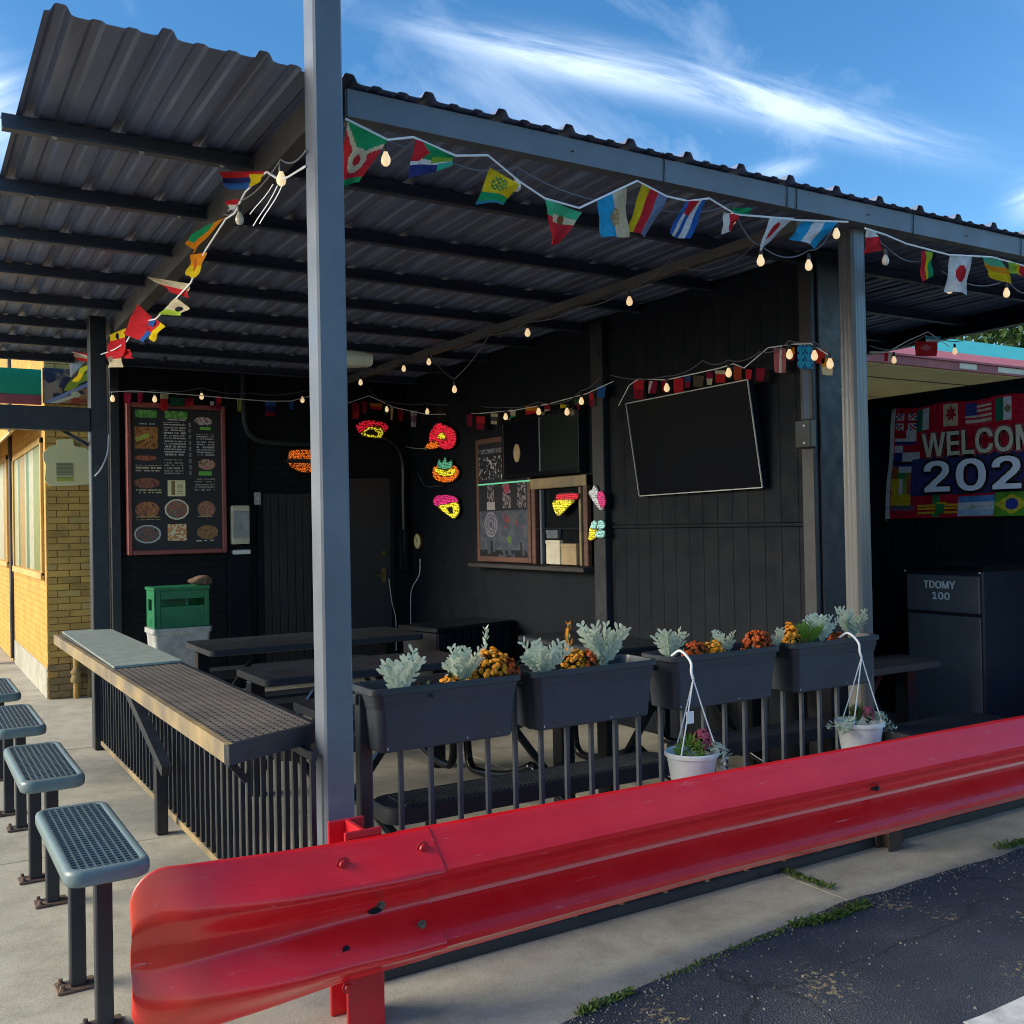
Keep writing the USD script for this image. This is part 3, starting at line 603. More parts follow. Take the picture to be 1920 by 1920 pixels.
# ---------------------------------------------------------------- neighbouring building on the right
nb = thing('neighbour_building', 'building behind the screen wall with yellow eaves, red fascia and teal roof', 'building', (12, 13, 0))
ey = 9.2
zf0, zf1 = at(1760, 690, 'y', ey)[2], at(1760, 676, 'y', ey)[2]
part(nb, 'wall', bx(5.35, 22, ey + 2.6, ey + 9, 0, zf0 - .021), 'soffit_yellow')
for k in range(9):
    x = 5.4 + k * 2.1
    part(nb, 'soffit_board', cb(x + .012, x + 2.09, ey + .03, ey + 2.65, zf0 - .02, zf0 + .01, .004), 'soffit_yellow')
part(nb, 'soffit_strip', bx(5.4, 23.2, ey + .9, ey + .94, zf0 - .028, zf0 - .022), 'plank_brown')
part(nb, 'fascia', cb(5.4, 23.3, ey - .03, ey + .02, zf0 - .01, zf1 + .02, .005), 'red_fascia')
for k, (u0, u1) in enumerate(((1800, 1832), (1872, 1920), (1935, 1990))):
    a, b = at(u0, 690, 'y', ey - .04), at(u1, 690, 'y', ey - .04)
    part(nb, 'fascia_patch', bx(a[0], b[0], ey - .036, ey - .031, zf0 + .02, zf1 - .01), 'cream')
def slope(y0, z0, y1, z1, x0, x1, th=.03):
    V = np.array([[x0, y0, z0], [x1, y0, z0], [x1, y1, z1], [x0, y1, z1]]); V = np.vstack([V, V - [0, 0, th]])
    return V, np.array([[0, 1, 2], [0, 2, 3], [4, 6, 5], [4, 7, 6], [0, 4, 5], [0, 5, 1], [1, 5, 6], [1, 6, 2], [2, 6, 7], [2, 7, 3], [3, 7, 4], [3, 4, 0]])
part(nb, 'red_roof', slope(ey - .06, zf1 + .03, ey + 2.2, zf1 + .72, 5.4, 23.3), 'red_roofing')
part(nb, 'teal_roof', slope(ey + 2.15, zf1 + .62, ey + 5.0, zf1 + 1.75, 9.3, 26), 'teal_metal')

tr = thing('tree', 'leafy green tree showing beyond the teal roof', 'tree', (43, 27, 0))
part(tr, 'trunk', tube([(43, 27, 0), (43.1, 27, 4), (43, 27.1, 9.5)], [.3, .22, .12], 8), 'trunk_bark', smooth=True)
c = np.array([43.2, 27, 10.6]); nl = 2600
d = rng.normal(size=(nl, 3)); d /= np.linalg.norm(d, axis=1, keepdims=True); rad = 2.8 * rng.random(nl) ** .45 * (.75 + .5 * meshkit.noise(d * 2.2, 4))
P0 = c + d * rad[:, None] * [1.15, 1.15, .85]
A, B = rng.normal(size=(nl, 3)), rng.normal(size=(nl, 3)); A /= np.linalg.norm(A, axis=1, keepdims=True); B -= A * (A * B).sum(1, keepdims=True); B /= np.linalg.norm(B, axis=1, keepdims=True)
V = np.stack([P0 - A * .22, P0 + B * .1, P0 + A * .22, P0 - B * .1], 1).reshape(-1, 3); q = np.arange(nl)[:, None] * 4
part(tr, 'crown', (V, np.vstack([q + [0, 1, 2], q + [0, 2, 3]])), 'tree_leaf')

# ---------------------------------------------------------------- perforated metal
def perf(x0, x1, y0, y1, nx, ny, z, th, fr=.62, diamond=True):
    """A pierced plate: each cell a ring of metal round one hole, with the hole's walls."""
    V, F = [], []
    dx, dy = (x1 - x0) / nx, (y1 - y0) / ny
    ring = [(-.5, -.5), (0, -.5), (.5, -.5), (.5, 0), (.5, .5), (0, .5), (-.5, .5), (-.5, 0)]
    h = fr / 2
    hole = [(-h * .55, -h * .55), (0, -h * 1.1), (h * .55, -h * .55), (h * 1.1, 0), (h * .55, h * .55), (0, h * 1.1), (-h * .55, h * .55), (-h * 1.1, 0)] if diamond else [(-h, -h), (0, -h), (h, -h), (h, 0), (h, h), (0, h), (-h, h), (-h, 0)]
    for i in range(nx):
        for j in range(ny):
            cx, cy = x0 + (i + .5) * dx, y0 + (j + .5) * dy; n = len(V)
            V += [(cx + a * dx, cy + b * dy, z) for a, b in ring] + [(cx + a * dx, cy + b * dy, z) for a, b in hole] + [(cx + a * dx * .92, cy + b * dy * .92, z - th) for a, b in hole]
            for k in range(8):
                l = (k + 1) % 8
                F += [[n + k, n + l, n + 8 + l], [n + k, n + 8 + l, n + 8 + k], [n + 8 + k, n + 8 + l, n + 16 + l], [n + 8 + k, n + 16 + l, n + 16 + k]]
    return np.array(V), np.array(F)
def rrect(hx, hy, r, n=5):
    P = []
    for cx, cy, a0 in ((hx - r, hy - r, 0), (-hx + r, hy - r, 90), (-hx + r, -hy + r, 180), (hx - r, -hy + r, 270)):
        for k in range(n + 1):
            w = math.radians(a0 + 90 * k / n); P.append((cx + r * math.cos(w), cy + r * math.sin(w)))
    return P
def loft(loops, cap0=True, cap1=True):
    """Joins loops of equal length; caps are fans."""
    n = len(loops[0]); V = np.vstack([np.array(l, float) for l in loops]); F = []
    for i in range(len(loops) - 1):
        for k in range(n):
            j = (k + 1) % n; A, B, C, D = i * n + k, i * n + j, (i + 1) * n + j, (i + 1) * n + k; F += [[A, B, C], [A, C, D]]
    if cap0: V = np.vstack([V, V[:n].mean(0)]); F += [[len(V) - 1, (k + 1) % n, k] for k in range(n)]
    if cap1: e = (len(loops) - 1) * n; V = np.vstack([V, V[e:e + n].mean(0)]); F += [[len(V) - 1, e + k, e + (k + 1) % n] for k in range(n)]
    return V, np.array(F)
def rr_at(cx, cy, z, hx, hy, r): return [(cx + a, cy + b, z) for a, b in rrect(hx, hy, r)]
def bolt(x, y, z, r=.012, h=.01, axis='z'):
    v, f = lathe([(r * 1.5, 0), (r * 1.5, h * .25), (r, h * .3), (r * .85, h), (0, h)], (0, 0, 0), 8)
    if axis == '-y': v = np.c_[v[:, 0], -v[:, 2], v[:, 1]]
    return v + [x, y, z], f

# ---------------------------------------------------------------- bar counter on the left fence
bc = thing('bar_counter', 'long metal mesh bar counter with a brown edge coloured by reflected gold light along the left fence', 'counter', (1.17, 5.8, 0))
xo, xi, yn, yf, zt = .967, 1.372, 3.545, 8.13, .90
def yfront(x): return 3.537 + (x - .969) / (1.364 - .969) * .19
part(bc, 'edge_trim', cat_(bar((xo + .012, yfront(xo) + .0, zt - .035), (xo + .012, yf, zt - .035), .024, .07)), 'counter_edge', label='outer edge of the counter with reflected gold in its colour')
part(bc, 'edge_trim', bar((xi - .012, yfront(xi), zt - .035), (xi - .012, yf, zt - .035), .024, .07), 'dark_steel')
part(bc, 'end_trim', bar((xo, yfront(xo) - .002, zt - .036), (xi, yfront(xi) - .002, zt - .036), .026, .071), 'dark_steel', label='dark near end of the counter')
part(bc, 'end_trim', bar((xo, yf, zt - .036), (xi, yf, zt - .036), .026, .071), 'counter_edge')
pv, pf = perf(xo + .024, xi - .024, 3.56, 8.12, 11, 112, zt - .002, .008, .72)
w = np.clip((8.12 - pv[:, 1]) / 4.56, 0, 1); pv[:, 1] += w * (yfront(pv[:, 0]) - 3.545)
part(bc, 'mesh_top', (pv, pf), 'counter_mesh')
pan = cb(xo + .02, xi - .02, 3.75, 8.12, zt - .03, zt - .022, .002)
part(bc, 'hole_shade_tray', pan, 'dark_steel')  # added under the mesh to keep its holes dark
lp, lq = at(309, 1447, 'x', 1.19), at(212, 1282, 'x', 1.19)
part(bc, 'leg', cb(1.175, 1.235, 5.69, 5.75, 0, lp[2] + .02, .004), 'dark_steel')
part(bc, 'brace', bar(lp + [.012, 0, .0], [1.20, lq[1], zt - .07], .055, .055), 'dark_steel')
part(bc, 'support_bracket', bar([1.29, 4.4, .55], [1.05, 4.4, zt - .06], .03, .03), 'dark_steel')
for y in (5.7, 7.7): part(bc, 'cross_bearer', cb(xo + .03, xi - .03, y - .02, y + .02, zt - .07, zt - .031, .003), 'dark_steel')
m0, m1 = at(118, 1184, 'z', zt + .01), at(215, 1250, 'z', zt + .01); m2, m3 = at(320, 1240, 'z', zt + .01), at(203, 1180, 'z', zt + .01)
mp = Polygon([tuple(m0[:2]), tuple(m1[:2]), (xi - .01, m1[1] + .02), (xi - .01, m0[1])]).buffer(.006)
single('counter_mat', plate(mp, (0, 0, zt + .001), (1, 0, 0), (0, 1, 0), .012), 'mat_grey', 'grey green board lying on the far end of the bar counter', 'board')

lfence = thing('picket_fence', 'black steel picket fence standing under the bar counter', 'fence', (1.3, 5.9, 0))
part(lfence, 'top_rail', cb(1.288, 1.312, 3.57, 8.17, .79, .825, .003), 'dark_steel')
part(lfence, 'bottom_rail', cb(1.286, 1.314, 3.57, 8.17, .035, .07, .004), 'counter_edge')
for y in np.arange(3.59, 8.16, .1015):
    t = random.uniform(-.002, .002)
    part(lfence, 'picket', bar((1.30, y, .07), (1.30 + t, y + t, .79), .019, .019, (0, 1, 0)), 'dark_steel')

pfence = thing('planter_fence', 'dark grey steel picket fence carrying the planter boxes along the front', 'fence', (3, 3.76, 0))
part(pfence, 'top_rail', cb(1.535, 4.47, 3.745, 3.775, .945, .985, .004), 'dark_steel')
part(pfence, 'bottom_rail', cb(1.535, 4.47, 3.745, 3.775, .07, .10, .004), 'dark_steel')
for k, x in enumerate(np.arange(1.60, 4.46, .1363)):
    t = random.uniform(-.003, .003)
    part(pfence, 'picket', bar((x, 3.76, .10), (x + t, 3.76 + t * .5, .945), .0185, .0185, (0, 1, 0)), 'picket_steel')
part(pfence, 'gate_post', cb(1.55, 1.60, 3.74, 3.79, 0, .98, .004), 'dark_steel')
ch = thing('base_channel', 'dark bolted steel channel lying on the concrete behind the red rail', 'channel', (3, 3.43, 0))
part(ch, 'channel', cb(1.42, 7.4, 3.395, 3.455, 0, .045, .004), 'dark_steel')
for x in np.arange(1.62, 7.3, .24): part(ch, 'bolt', bolt(x, 3.41, .045, .009, .012), 'rusty_plate')

# ---------------------------------------------------------------- stools
def stool(loc):
    s = thing('bar_stool', None, 'stool', loc)
    hx, hy, z0, z1 = .130, .43, .548, .602
    P = lambda z, i, r: [(a, b, z) for a, b in rrect(hx - i, hy - i, r)]
    part(s, 'seat_frame', loft([P(z0 + .004, .030, .03), P(z0, .012, .045), P(z0 + .006, .003, .052), P(z0 + .02, 0, .055), P(z1 - .016, 0, .055), P(z1 - .005, .004, .052), P(z1, .013, .045), P(z1, .024, .034), P(z1 - .004, .030, .028), P(z1 - .02, .031, .027)], False, False), 'plastisol', smooth=50, local=True)
    V, F = perf(-hx + .026, hx - .026, -hy + .026, hy - .026, 9, 30, z1 - .004, .007, .76, False)
    part(s, 'seat_mesh', (V, F), 'plastisol_mesh', local=True)
    part(s, 'hole_shade_plate', cb(-hx + .03, hx - .03, -hy + .03, hy - .03, z0 + .004, z0 + .012, .002), 'hole_shade_dark', local=True)  # added dark plate, makes the mesh holes look shaded
    part(s, 'cross_bar', cb(-.03, .03, -.26, .26, z0 - .03, z0 + .004, .003), 'dark_steel', local=True)
    for k, (x, y) in enumerate(((.015, -.19), (-.015, .185))):
        part(s, 'leg', cb(x - .027, x + .027, y - .027, y + .027, .008, z0, .005), 'dark_steel', local=True)
        fp = part(s, 'foot_plate', cb(x - .075, x + .06, y - .05, y + .05, 0, .010, .003), 'rusty_plate', local=True)
        part(fp, 'anchor_bolt', bolt(x - .055, y - .03, .01, .009, .018), 'rusty_plate', local=True)
        part(fp, 'anchor_bolt', bolt(x - .055, y + .03, .01, .009, .018), 'rusty_plate', local=True)
    return s
S0 = stool((.553, 3.80, 0))
tag(stage.GetPrimAtPath(S0), 'blue grey mesh top stool nearest the turned end of the red rail', group='stools along the bar counter')
for k, (y, l) in enumerate(((5.135, 'blue grey mesh top stool second from the red rail'), (6.47, 'blue grey mesh top stool third from the red rail, cut by the picture edge'), (7.80, 'farthest blue grey mesh top stool, near the yellow brick corner'))):
    copy_of(S0, (.553 - .002 * k, y, 0), l, 'stool', 'stools along the bar counter')

# ---------------------------------------------------------------- red guard rail
def w_depth(t):
    """Depth of the corrugation towards the car park at height fraction t (0 top, 1 bottom)."""
    K = [(0, .0), (.02, .012), (.10, .040), (.20, .078), (.255, .096), (.30, .094), (.345, .070), (.42, .022), (.47, .006), (.54, .002), (.585, .006), (.63, .030), (.72, .074), (.775, .095), (.825, .096), (.87, .075), (.95, .022), (1, .008)]
    a, b = zip(*K); return np.interp(t, a, b)
def ztop(x): return .636 - .006 * (x - 1.2)
def zbot(x): return np.interp(x, [.5, 1.2, 2.7, 5], [.165, .192, .210, .196])
RY = 3.085
def amp(x): return np.interp(x, [.55, .64, .80, 1.05, 1.35], [.16, .22, .42, .80, 1.0])
def rail_y(x, z): return RY - .130 / .096 * w_depth((ztop(x) - z) / (ztop(x) - zbot(x))) * amp(x)
def rail_panel(x0, x1, n, lift, end=False):
    T = np.array([0, .01, .02, .06, .10, .15, .20, .23, .255, .28, .30, .32, .345, .38, .42, .45, .47, .50, .54, .565, .585, .605, .63, .67, .72, .75, .775, .80, .825, .85, .87, .91, .95, .98, 1])
    X = np.concatenate([x0 + .12 * (1 - np.cos(np.linspace(0, math.pi / 2, 12))), np.linspace(x0 + .12, x1, n)[1:]]) if end else np.linspace(x0, x1, n)
    G = []
    for x in X:
        zt_, zb = ztop(x), zbot(x)
        if end:
            r = .11; d = max(0., r - (x - x0)); cut = r - math.sqrt(max(r * r - d * d, 0)); flare = np.interp(x, [.55, .8, 1.2], [.018, .012, 0])
            zt_, zb = zt_ + flare - cut, zb - flare * 1.6 + cut
        wob = .004 * math.sin(x * 3.1)
        dy = w_depth(T) / .096 * .130 * amp(x)
        curl = np.interp(x, [.55, .72, .95], [.045, .012, 0]) if end else 0
        G.append(np.c_[np.full(len(T), x), RY - lift - dy + wob * .5 - curl * 0 + curl, zt_ - T * (zt_ - zb)])
    G = np.array(G); m = len(T); V = G.reshape(-1, 3); F = []
    for i in range(len(X) - 1):
        for k in range(m - 1):
            a, b, c, d = i * m + k, i * m + k + 1, (i + 1) * m + k + 1, (i + 1) * m + k; F += [[a, b, c], [a, c, d]]
    F = np.array(F); N = len(V); V2 = V + [0, .0045, 0]
    rim = [k for k in range(m)] + [i * m + m - 1 for i in range(1, len(X))] + [(len(X) - 1) * m + k for k in range(m - 2, -1, -1)] + [i * m for i in range(len(X) - 2, 0, -1)]
    E_ = []
    for i in range(len(rim)):
        a, b = rim[i], rim[(i + 1) % len(rim)]; E_ += [[a, N + a, N + b], [a, N + b, b]]
    return np.vstack([V, V2]), np.vstack([F, F[:, ::-1] + N, np.array(E_)])
gr = thing('guard_rail', 'red painted corrugated steel guard rail along the edge of the car park', 'guard rail', (1.3, 3.2, 0))
part(gr, 'rail_panel', rail_panel(1.40, 9.5, 60, 0), 'red_rail', smooth=38)
part(gr, 'end_section', rail_panel(.565, 1.515, 34, .0055, True), 'red_rail', smooth=38, label='flattened rounded end section with faded orange paint')
def ibeam(x0, x1, y0, y1, z0, z1): return cat_(cb(x0, x1, y0, y0 + .012, z0, z1, .003), cb(x0, x1, y1 - .012, y1, z0, z1, .003), bx((x0 + x1) / 2 - .006, (x0 + x1) / 2 + .006, y0 + .012, y1 - .012, z0, z1))
px0, px1 = at(652, 1880, 'y', 3.10)[0], at(722, 1880, 'y', 3.10)[0]
part(gr, 'post', ibeam(px0, px1, 3.10, 3.26, 0, .655), 'red_post')
part(gr, 'post', ibeam(4.15, 4.25, 3.30, 3.39, 0, .45), 'rust_dark')
part(gr, 'blockout', cb(4.15, 4.25, 3.095, 3.299, .34, .45, .004), 'rust_dark')
part(gr, 'post', ibeam(7.14, 7.26, 3.22, 3.38, 0, .47), 'grime')
part(gr, 'blockout', cb(7.15, 7.25, 3.095, 3.219, .30, .46, .004), 'red_post')
for px, py, r, m, nm in ((640, 1618, .016, 'red_post', 'bolt'), (790, 1588, .016, 'red_post', 'bolt'), (791, 1735, .012, 'rusty_plate', 'bolt'), (713, 1697, .011, 'rusty_plate', 'bolt'), (652, 1850, .014, 'red_post', 'bolt'), (1646, 1478, .010, 'dark_steel', 'bolt')):
    p = at(px, py, 'y', 3.02); y = rail_y(p[0], p[2]); p = at(px, py, 'y', y); y = rail_y(p[0], p[2])
    part(gr, nm, bolt(p[0], y - .007, p[2], r, .012, '-y'), m, smooth=40)
for px, py, rx, rz in ((650, 1781, .012, .012), (702, 1706, .026, .010), (1640, 1479, .022, .008)):
    p = at(px, py, 'y', 3.02); y = rail_y(p[0], p[2]); p = at(px, py, 'y', y); y = rail_y(p[0], p[2])
    part(gr, 'bolt_hole', plate(affinity.scale(Point(0, 0).buffer(1, 12), rx, rz), (p[0], y - .0105, p[2]), (1, 0, 0), (0, 0, 1), .0025), 'black_gloss')

# ---------------------------------------------------------------- planters and what grows in them
def planter(x0, x1, zr_, label):
    cx, hx = (x0 + x1) / 2, (x1 - x0) / 2
    cy, hy = 3.735, .128
    t = thing('planter_box', label, 'planter', (cx, cy, zr_ - .255), 'planter boxes hung on the front fence')
    R = lambda z, ix, iy, r: rr_at(cx, cy, zr_ + z, hx - ix, hy - iy, r)
    part(t, 'trough', loft([R(-.255, .045, .035, .03), R(-.250, .038, .030, .035), R(-.085, .024, .019, .04), R(-.080, .020, .016, .04), R(-.058, .018, .014, .04), R(-.053, .015, .011, .04), R(-.030, .013, .009, .04), R(-.026, .010, .008, .04)], True, False), 'planter_plastic', smooth=30)
    part(t, 'rim', loft([R(-.026, .010, .008, .04), R(-.024, 0, 0, .045), R(-.004, 0, 0, .045), R(0, .004, .004, .043), R(0, .016, .014, .036), R(-.012, .019, .017, .035), R(-.07, .026, .024, .03)], False, False), 'planter_plastic', smooth=35)
    part(t, 'soil', loft([R(-.058, .022, .02, .03), R(-.055, .2 * hx, .05, .03)], False, True), 'soil')
    part(t, 'drip_stain', cat_(*[bx(x, x + .006, cy - hy + .029, cy - hy + .0335, zr_ - .245 + k * .004, zr_ - .215 + k * .006) for k, x in enumerate((x0 + .07, (x0 + x1) / 2 + .08, x1 - .12))]), 'galvanised')
    return t
PX = [(1.552, 2.242), (2.284, 2.979), (3.049, 3.767), (3.845, 4.52)]
PL = ['planter box beside the grey corner column, with two silver plants', 'second planter box from the corner column, with a pointed yellow plant', 'third planter box, from which the nearer hanging pot is hung', 'planter box at the reeded column, with white and green kale']
for (a, b), l in zip(PX, PL): planter(a, b, 1.018, l)

def blade(pts, wid, n):
    """A narrow leaf along pts with half widths wid, across direction n."""
    pts = np.asarray(pts, float); n = np.asarray(n, float); w = np.asarray(wid)[:, None]
    V = np.vstack([pts - n * w, pts + n * w]); k = len(pts); F = []
    for i in range(k - 1): F += [[i, i + 1, k + i + 1], [i, k + i + 1, k + i]]
    return V, np.array(F)
def silver_plant(name, base, h, spread, label, seed, lean=0., n=15, cat='plant', group='silver leaved plants in the planter boxes', matn='silver_leaf', lobes=6):
    r = np.random.default_rng(seed); L = []; base = np.array(base, float); spread *= 1.2; h *= 1.1
    for i in range(n):
        a = r.uniform(0, 2 * math.pi); tilt = r.uniform(.05, 1.) ** .8 * spread; hh = h * r.uniform(.65, 1.05)
        d = np.array([math.cos(a) * tilt + lean, math.sin(a) * tilt * .8, 1.]); d /= np.linalg.norm(d)
        side = np.cross(d, [0.3 * r.normal(), -1, 0.2 * r.normal()]); side /= np.linalg.norm(side)
        s = np.linspace(0, 1, 5); P = base + np.outer(s * hh, d) + np.outer(s ** 2 * hh * .12, [math.cos(a), math.sin(a), -.3])
        L.append(blade(P, np.array([.0016, .0022, .0036, .0046, .001]) * h / .15, side))
        for k in range(lobes):
            q = base + d * hh * (.30 + .62 * k / (lobes - 1)) + np.array([math.cos(a), math.sin(a), -.3]) * ((.3 + .6 * k / (lobes - 1)) ** 2) * hh * .12
            for sg in (-1, 1):
                dd = d * .75 + side * sg * .65 + r.normal(size=3) * .12; dd /= np.linalg.norm(dd); ll = h * r.uniform(.13, .23) * (1.15 - .55 * abs(k / (lobes - 1) - .55))
                nn = np.cross(dd, np.cross(d, side)); nn /= np.linalg.norm(nn)
                L.append(blade(q + np.outer(np.array([0, .4, .75, 1.]) * ll, dd), np.array([.0014, .0040, .0052, .001]) * h / .15, nn))
    t = thing(name, label, cat, base, group)
    part(t, 'foliage', cat_(*L), matn)
    return t
def mum(name, base, rx, rz, label, seed, petal='orange_petal', n=110, group='flowering mums in the planter boxes', cat='flower'):
    r = np.random.default_rng(seed); base = np.array(base, float); L, G = [], []
    for i in range(n):
        d = r.normal(size=3); d[2] = abs(d[2]) * 1.1; d /= np.linalg.norm(d)
        p = base + d * [rx * 1.15, rx * .98, rz * 1.15] * (.80 + .28 * r.random()); s = r.uniform(.0095, .0150)
        a = np.cross(d, [.3, .2, .9]); a /= np.linalg.norm(a); b = np.cross(d, a); w = np.arange(7) / 7 * 2 * math.pi + r.random()
        rim = p + np.outer(np.cos(w) * s, a) + np.outer(np.sin(w) * s, b) + d * .002 * ((np.arange(7) % 2)[:, None])
        V = np.vstack([p + d * s * .75, rim, p - d * s * .4]); F = [[0, 1 + k, 1 + (k + 1) % 7] for k in range(7)] + [[8, 1 + (k + 1) % 7, 1 + k] for k in range(7)]
        L.append((V, np.array(F)))
    for i in range(int(n * .9)):
        d = r.normal(size=3); d[2] = abs(d[2]) * .9 - .15; d /= np.linalg.norm(d); p = base + d * [rx, rx * .85, rz] * r.uniform(.45, .92)
        sd = np.cross(d, r.normal(size=3)); sd /= np.linalg.norm(sd); G.append(blade(p + np.outer(np.array([0, .5, 1]) * .03, d + r.normal(size=3) * .3), [.002, .009, .001], sd))
    t = thing(name, label, cat, base, group)
    part(t, 'blooms', cat_(*L), petal); part(t, 'leaves', cat_(*G), 'mum_leaf')
    return t
def on(px, z=.97, y=3.72): return [at(px, 1250, 'y', y)[0], y, z]
silver_plant('silver_plant', on(748, .96, 3.66), .185, .52, 'silver leaved plant nearest the corner column, spreading on one stem', 11, n=15)
silver_plant('silver_plant', on(862), .165, .55, 'silver leaved plant beside the big amber mum', 12)
silver_plant('silver_plant', on(1020), .165, .75, 'wide low silver plant at the left of the second planter', 13, n=22)
silver_plant('silver_plant', on(1130), .215, .50, 'tallest silver plant, leaning right in the second planter', 14, lean=.22, n=15)
silver_plant('silver_plant', on(1257), .165, .48, 'silver plant left of the nearer hanging hook', 15)
silver_plant('silver_plant', on(1357, .96, 3.78), .14, .5, 'small silver plant behind the mums in the third planter', 16, n=10)
silver_plant('silver_plant', on(1458, .97, 3.72), .12, .6, 'small silver sprig at the left end of the last planter', 17, n=8)
silver_plant('silver_plant', on(1598, .98), .17, .45, 'white silver plant right of the farther hanging hook', 18, n=16)
mum('mum', on(920, .985), .088, .115, 'large amber mum at the right end of the first planter', 21, 'yellow_petal', 190)
mum('mum', on(948, .985, 3.69), .055, .085, 'rust orange mum pressed against the large amber mum', 22, 'orange_petal', 80)
mum('mum', on(845, .975, 3.69), .045, .045, 'small amber mum at the foot of the silver plant', 23, 'yellow_petal', 60)
mum('mum', on(795, .975, 3.66), .035, .03, 'tiny rust mum low in the first planter', 24, 'orange_petal', 30)
mum('mum', on(1078, .985), .052, .085, 'golden mum with a pointed top in the second planter', 25, 'yellow_petal', 90)
mum('mum', on(1103, .985, 3.70), .042, .075, 'rust brown mum beside the tall silver plant', 26, 'orange_petal', 70)
mum('mum', on(1306, .985), .060, .065, 'rust mum just right of the nearer hanging hook', 27, 'orange_petal', 90)
mum('mum', on(1338, .985, 3.70), .058, .068, 'amber mum in the middle of the third planter', 28, 'yellow_petal', 90)
mum('mum', on(1421, .99), .070, .085, 'round orange mum alone at the right of the third planter', 29, 'orange_petal', 130)
mum('mum', on(1482, .995), .045, .095, 'upright golden mum in the last planter', 30, 'yellow_petal', 80)
mum('mum', on(1571, .985), .045, .045, 'low orange mum between the kale and the white plant', 31, 'orange_petal', 50)
silver_plant('lime_plant', on(1515, .985), .125, .8, 'lime green leafy plant in the last planter', 32, n=22, matn='lime_leaf', group=None)
silver_plant('kale_plant', on(1543, .99), .14, .6, 'white and pink ornamental kale in the last planter', 33, n=24, matn='kale_leaf', group=None, lobes=6)
# golden spikes above two mums
for px, h, l in ((912, .22, 'pale bud spike rising behind the large amber mum'), (1067, .215, 'yellow green spike rising from the golden mum')):
    b = np.array(on(px, .98, 3.78)); r = np.random.default_rng(px); L = []
    for i in range(26):
        s = .35 + .65 * i / 25; a = r.uniform(0, 6.28); p = b + [0, 0, h * s] + np.array([math.cos(a), math.sin(a), 0]) * .020 * (1.1 - s)
        L.append(blade(p + np.outer(np.array([0, .5, 1]) * .022, [math.cos(a) * .5, math.sin(a) * .5, .9]), [.002, .007, .001], [-math.sin(a), math.cos(a), 0]))
    t = thing('flower_spike', l, 'flower', b); part(t, 'buds', cat_(*L), 'kale_leaf' if px < 1000 else 'yellow_petal'); part(t, 'stem', tube([b, b + [0, 0, h]], .003, 5), 'stem_green')

# hanging pots
def hanging_pot(pxc, pyr, hook_px, hook_py, rad, label, tagged):
    c = at(pxc, pyr, 'y', 3.47); hk = at(hook_px, hook_py, 'y', 3.56)
    c[0] = .5 * c[0] + .5 * c[0]
    t = thing('hanging_pot', label, 'plant pot', c, 'white pots hanging from the planters')
    H = .19
    part(t, 'pot', lathe([(0, -H), (rad * .70, -H), (rad * .73, -H + .006), (rad * .95, -.022), (rad * 1.03, -.018), (rad * 1.04, -.002), (rad * 1.0, .002), (rad * .94, -.004), (rad * .90, -.035), (0, -.035)], c, 36), 'pot_plastic', smooth=40)
    top = hk + [0, -.025, -.11]
    part(t, 'hook', tube(curve([[hk[0] - .02, 3.66, 1.018], [hk[0] - .008, 3.62, 1.045], [hk[0], 3.585, 1.03], [hk[0] + .006, 3.555, .995], [hk[0] - .006, 3.54, .955], [top[0], top[1], top[2]]], 30), .0062, 8), 'strand_white', smooth=True)
    for k in range(3):
        w = math.radians((205, 335, 85)[k]); e = c + np.array([math.cos(w) * rad * .98, math.sin(w) * rad * .98, -.004])
        part(t, 'strand', tube(curve([top, top * .5 + e * .5 + [0, 0, -.004], e], 10), .0032, 6), 'strand_white')
    if tagged:
        e = c + np.array([math.cos(math.radians(205)) * rad, math.sin(math.radians(205)) * rad, 0]); q = top * .5 + e * .5 + [0.01, -.008, .0]
        part(t, 'tag', cb(q[0] - .022, q[0] + .022, q[1] - .002, q[1] + .002, q[2] - .03, q[2] + .025, .001), 'white_paint')
    return c, top
c1, t1 = hanging_pot(1297, 1408, 1292, 1228, .118, 'white hanging pot with a lime green moss plant and a paper tag', True)
c2, t2 = hanging_pot(1612, 1352, 1607, 1192, .118, 'white hanging pot with grey trailing leaves at the reeded column', False)
r = np.random.default_rng(5); L = []
for i in range(420):
    d = r.normal(size=3); d[2] = abs(d[2]); d /= np.linalg.norm(d); p = c1 + [-.02, -.01, -.02] + d * [.062, .062, .085] * r.uniform(.6, 1.05); sd = np.cross(d, r.normal(size=3)); sd /= np.linalg.norm(sd)
    L.append(blade(p + np.outer(np.array([0, .5, 1]) * .016, d + r.normal(size=3) * .4), [.001, .004, .0005], sd))
t = thing('moss_plant', 'lime green mossy plant in the nearer hanging pot', 'plant', c1); part(t, 'foliage', cat_(*L), 'lime_leaf')
mum('pink_flower', c1 + [.085, .02, 0], .042, .075, 'pink and white flowers at the right of the nearer hanging pot', 41, 'pink_petal', 70, group=None)
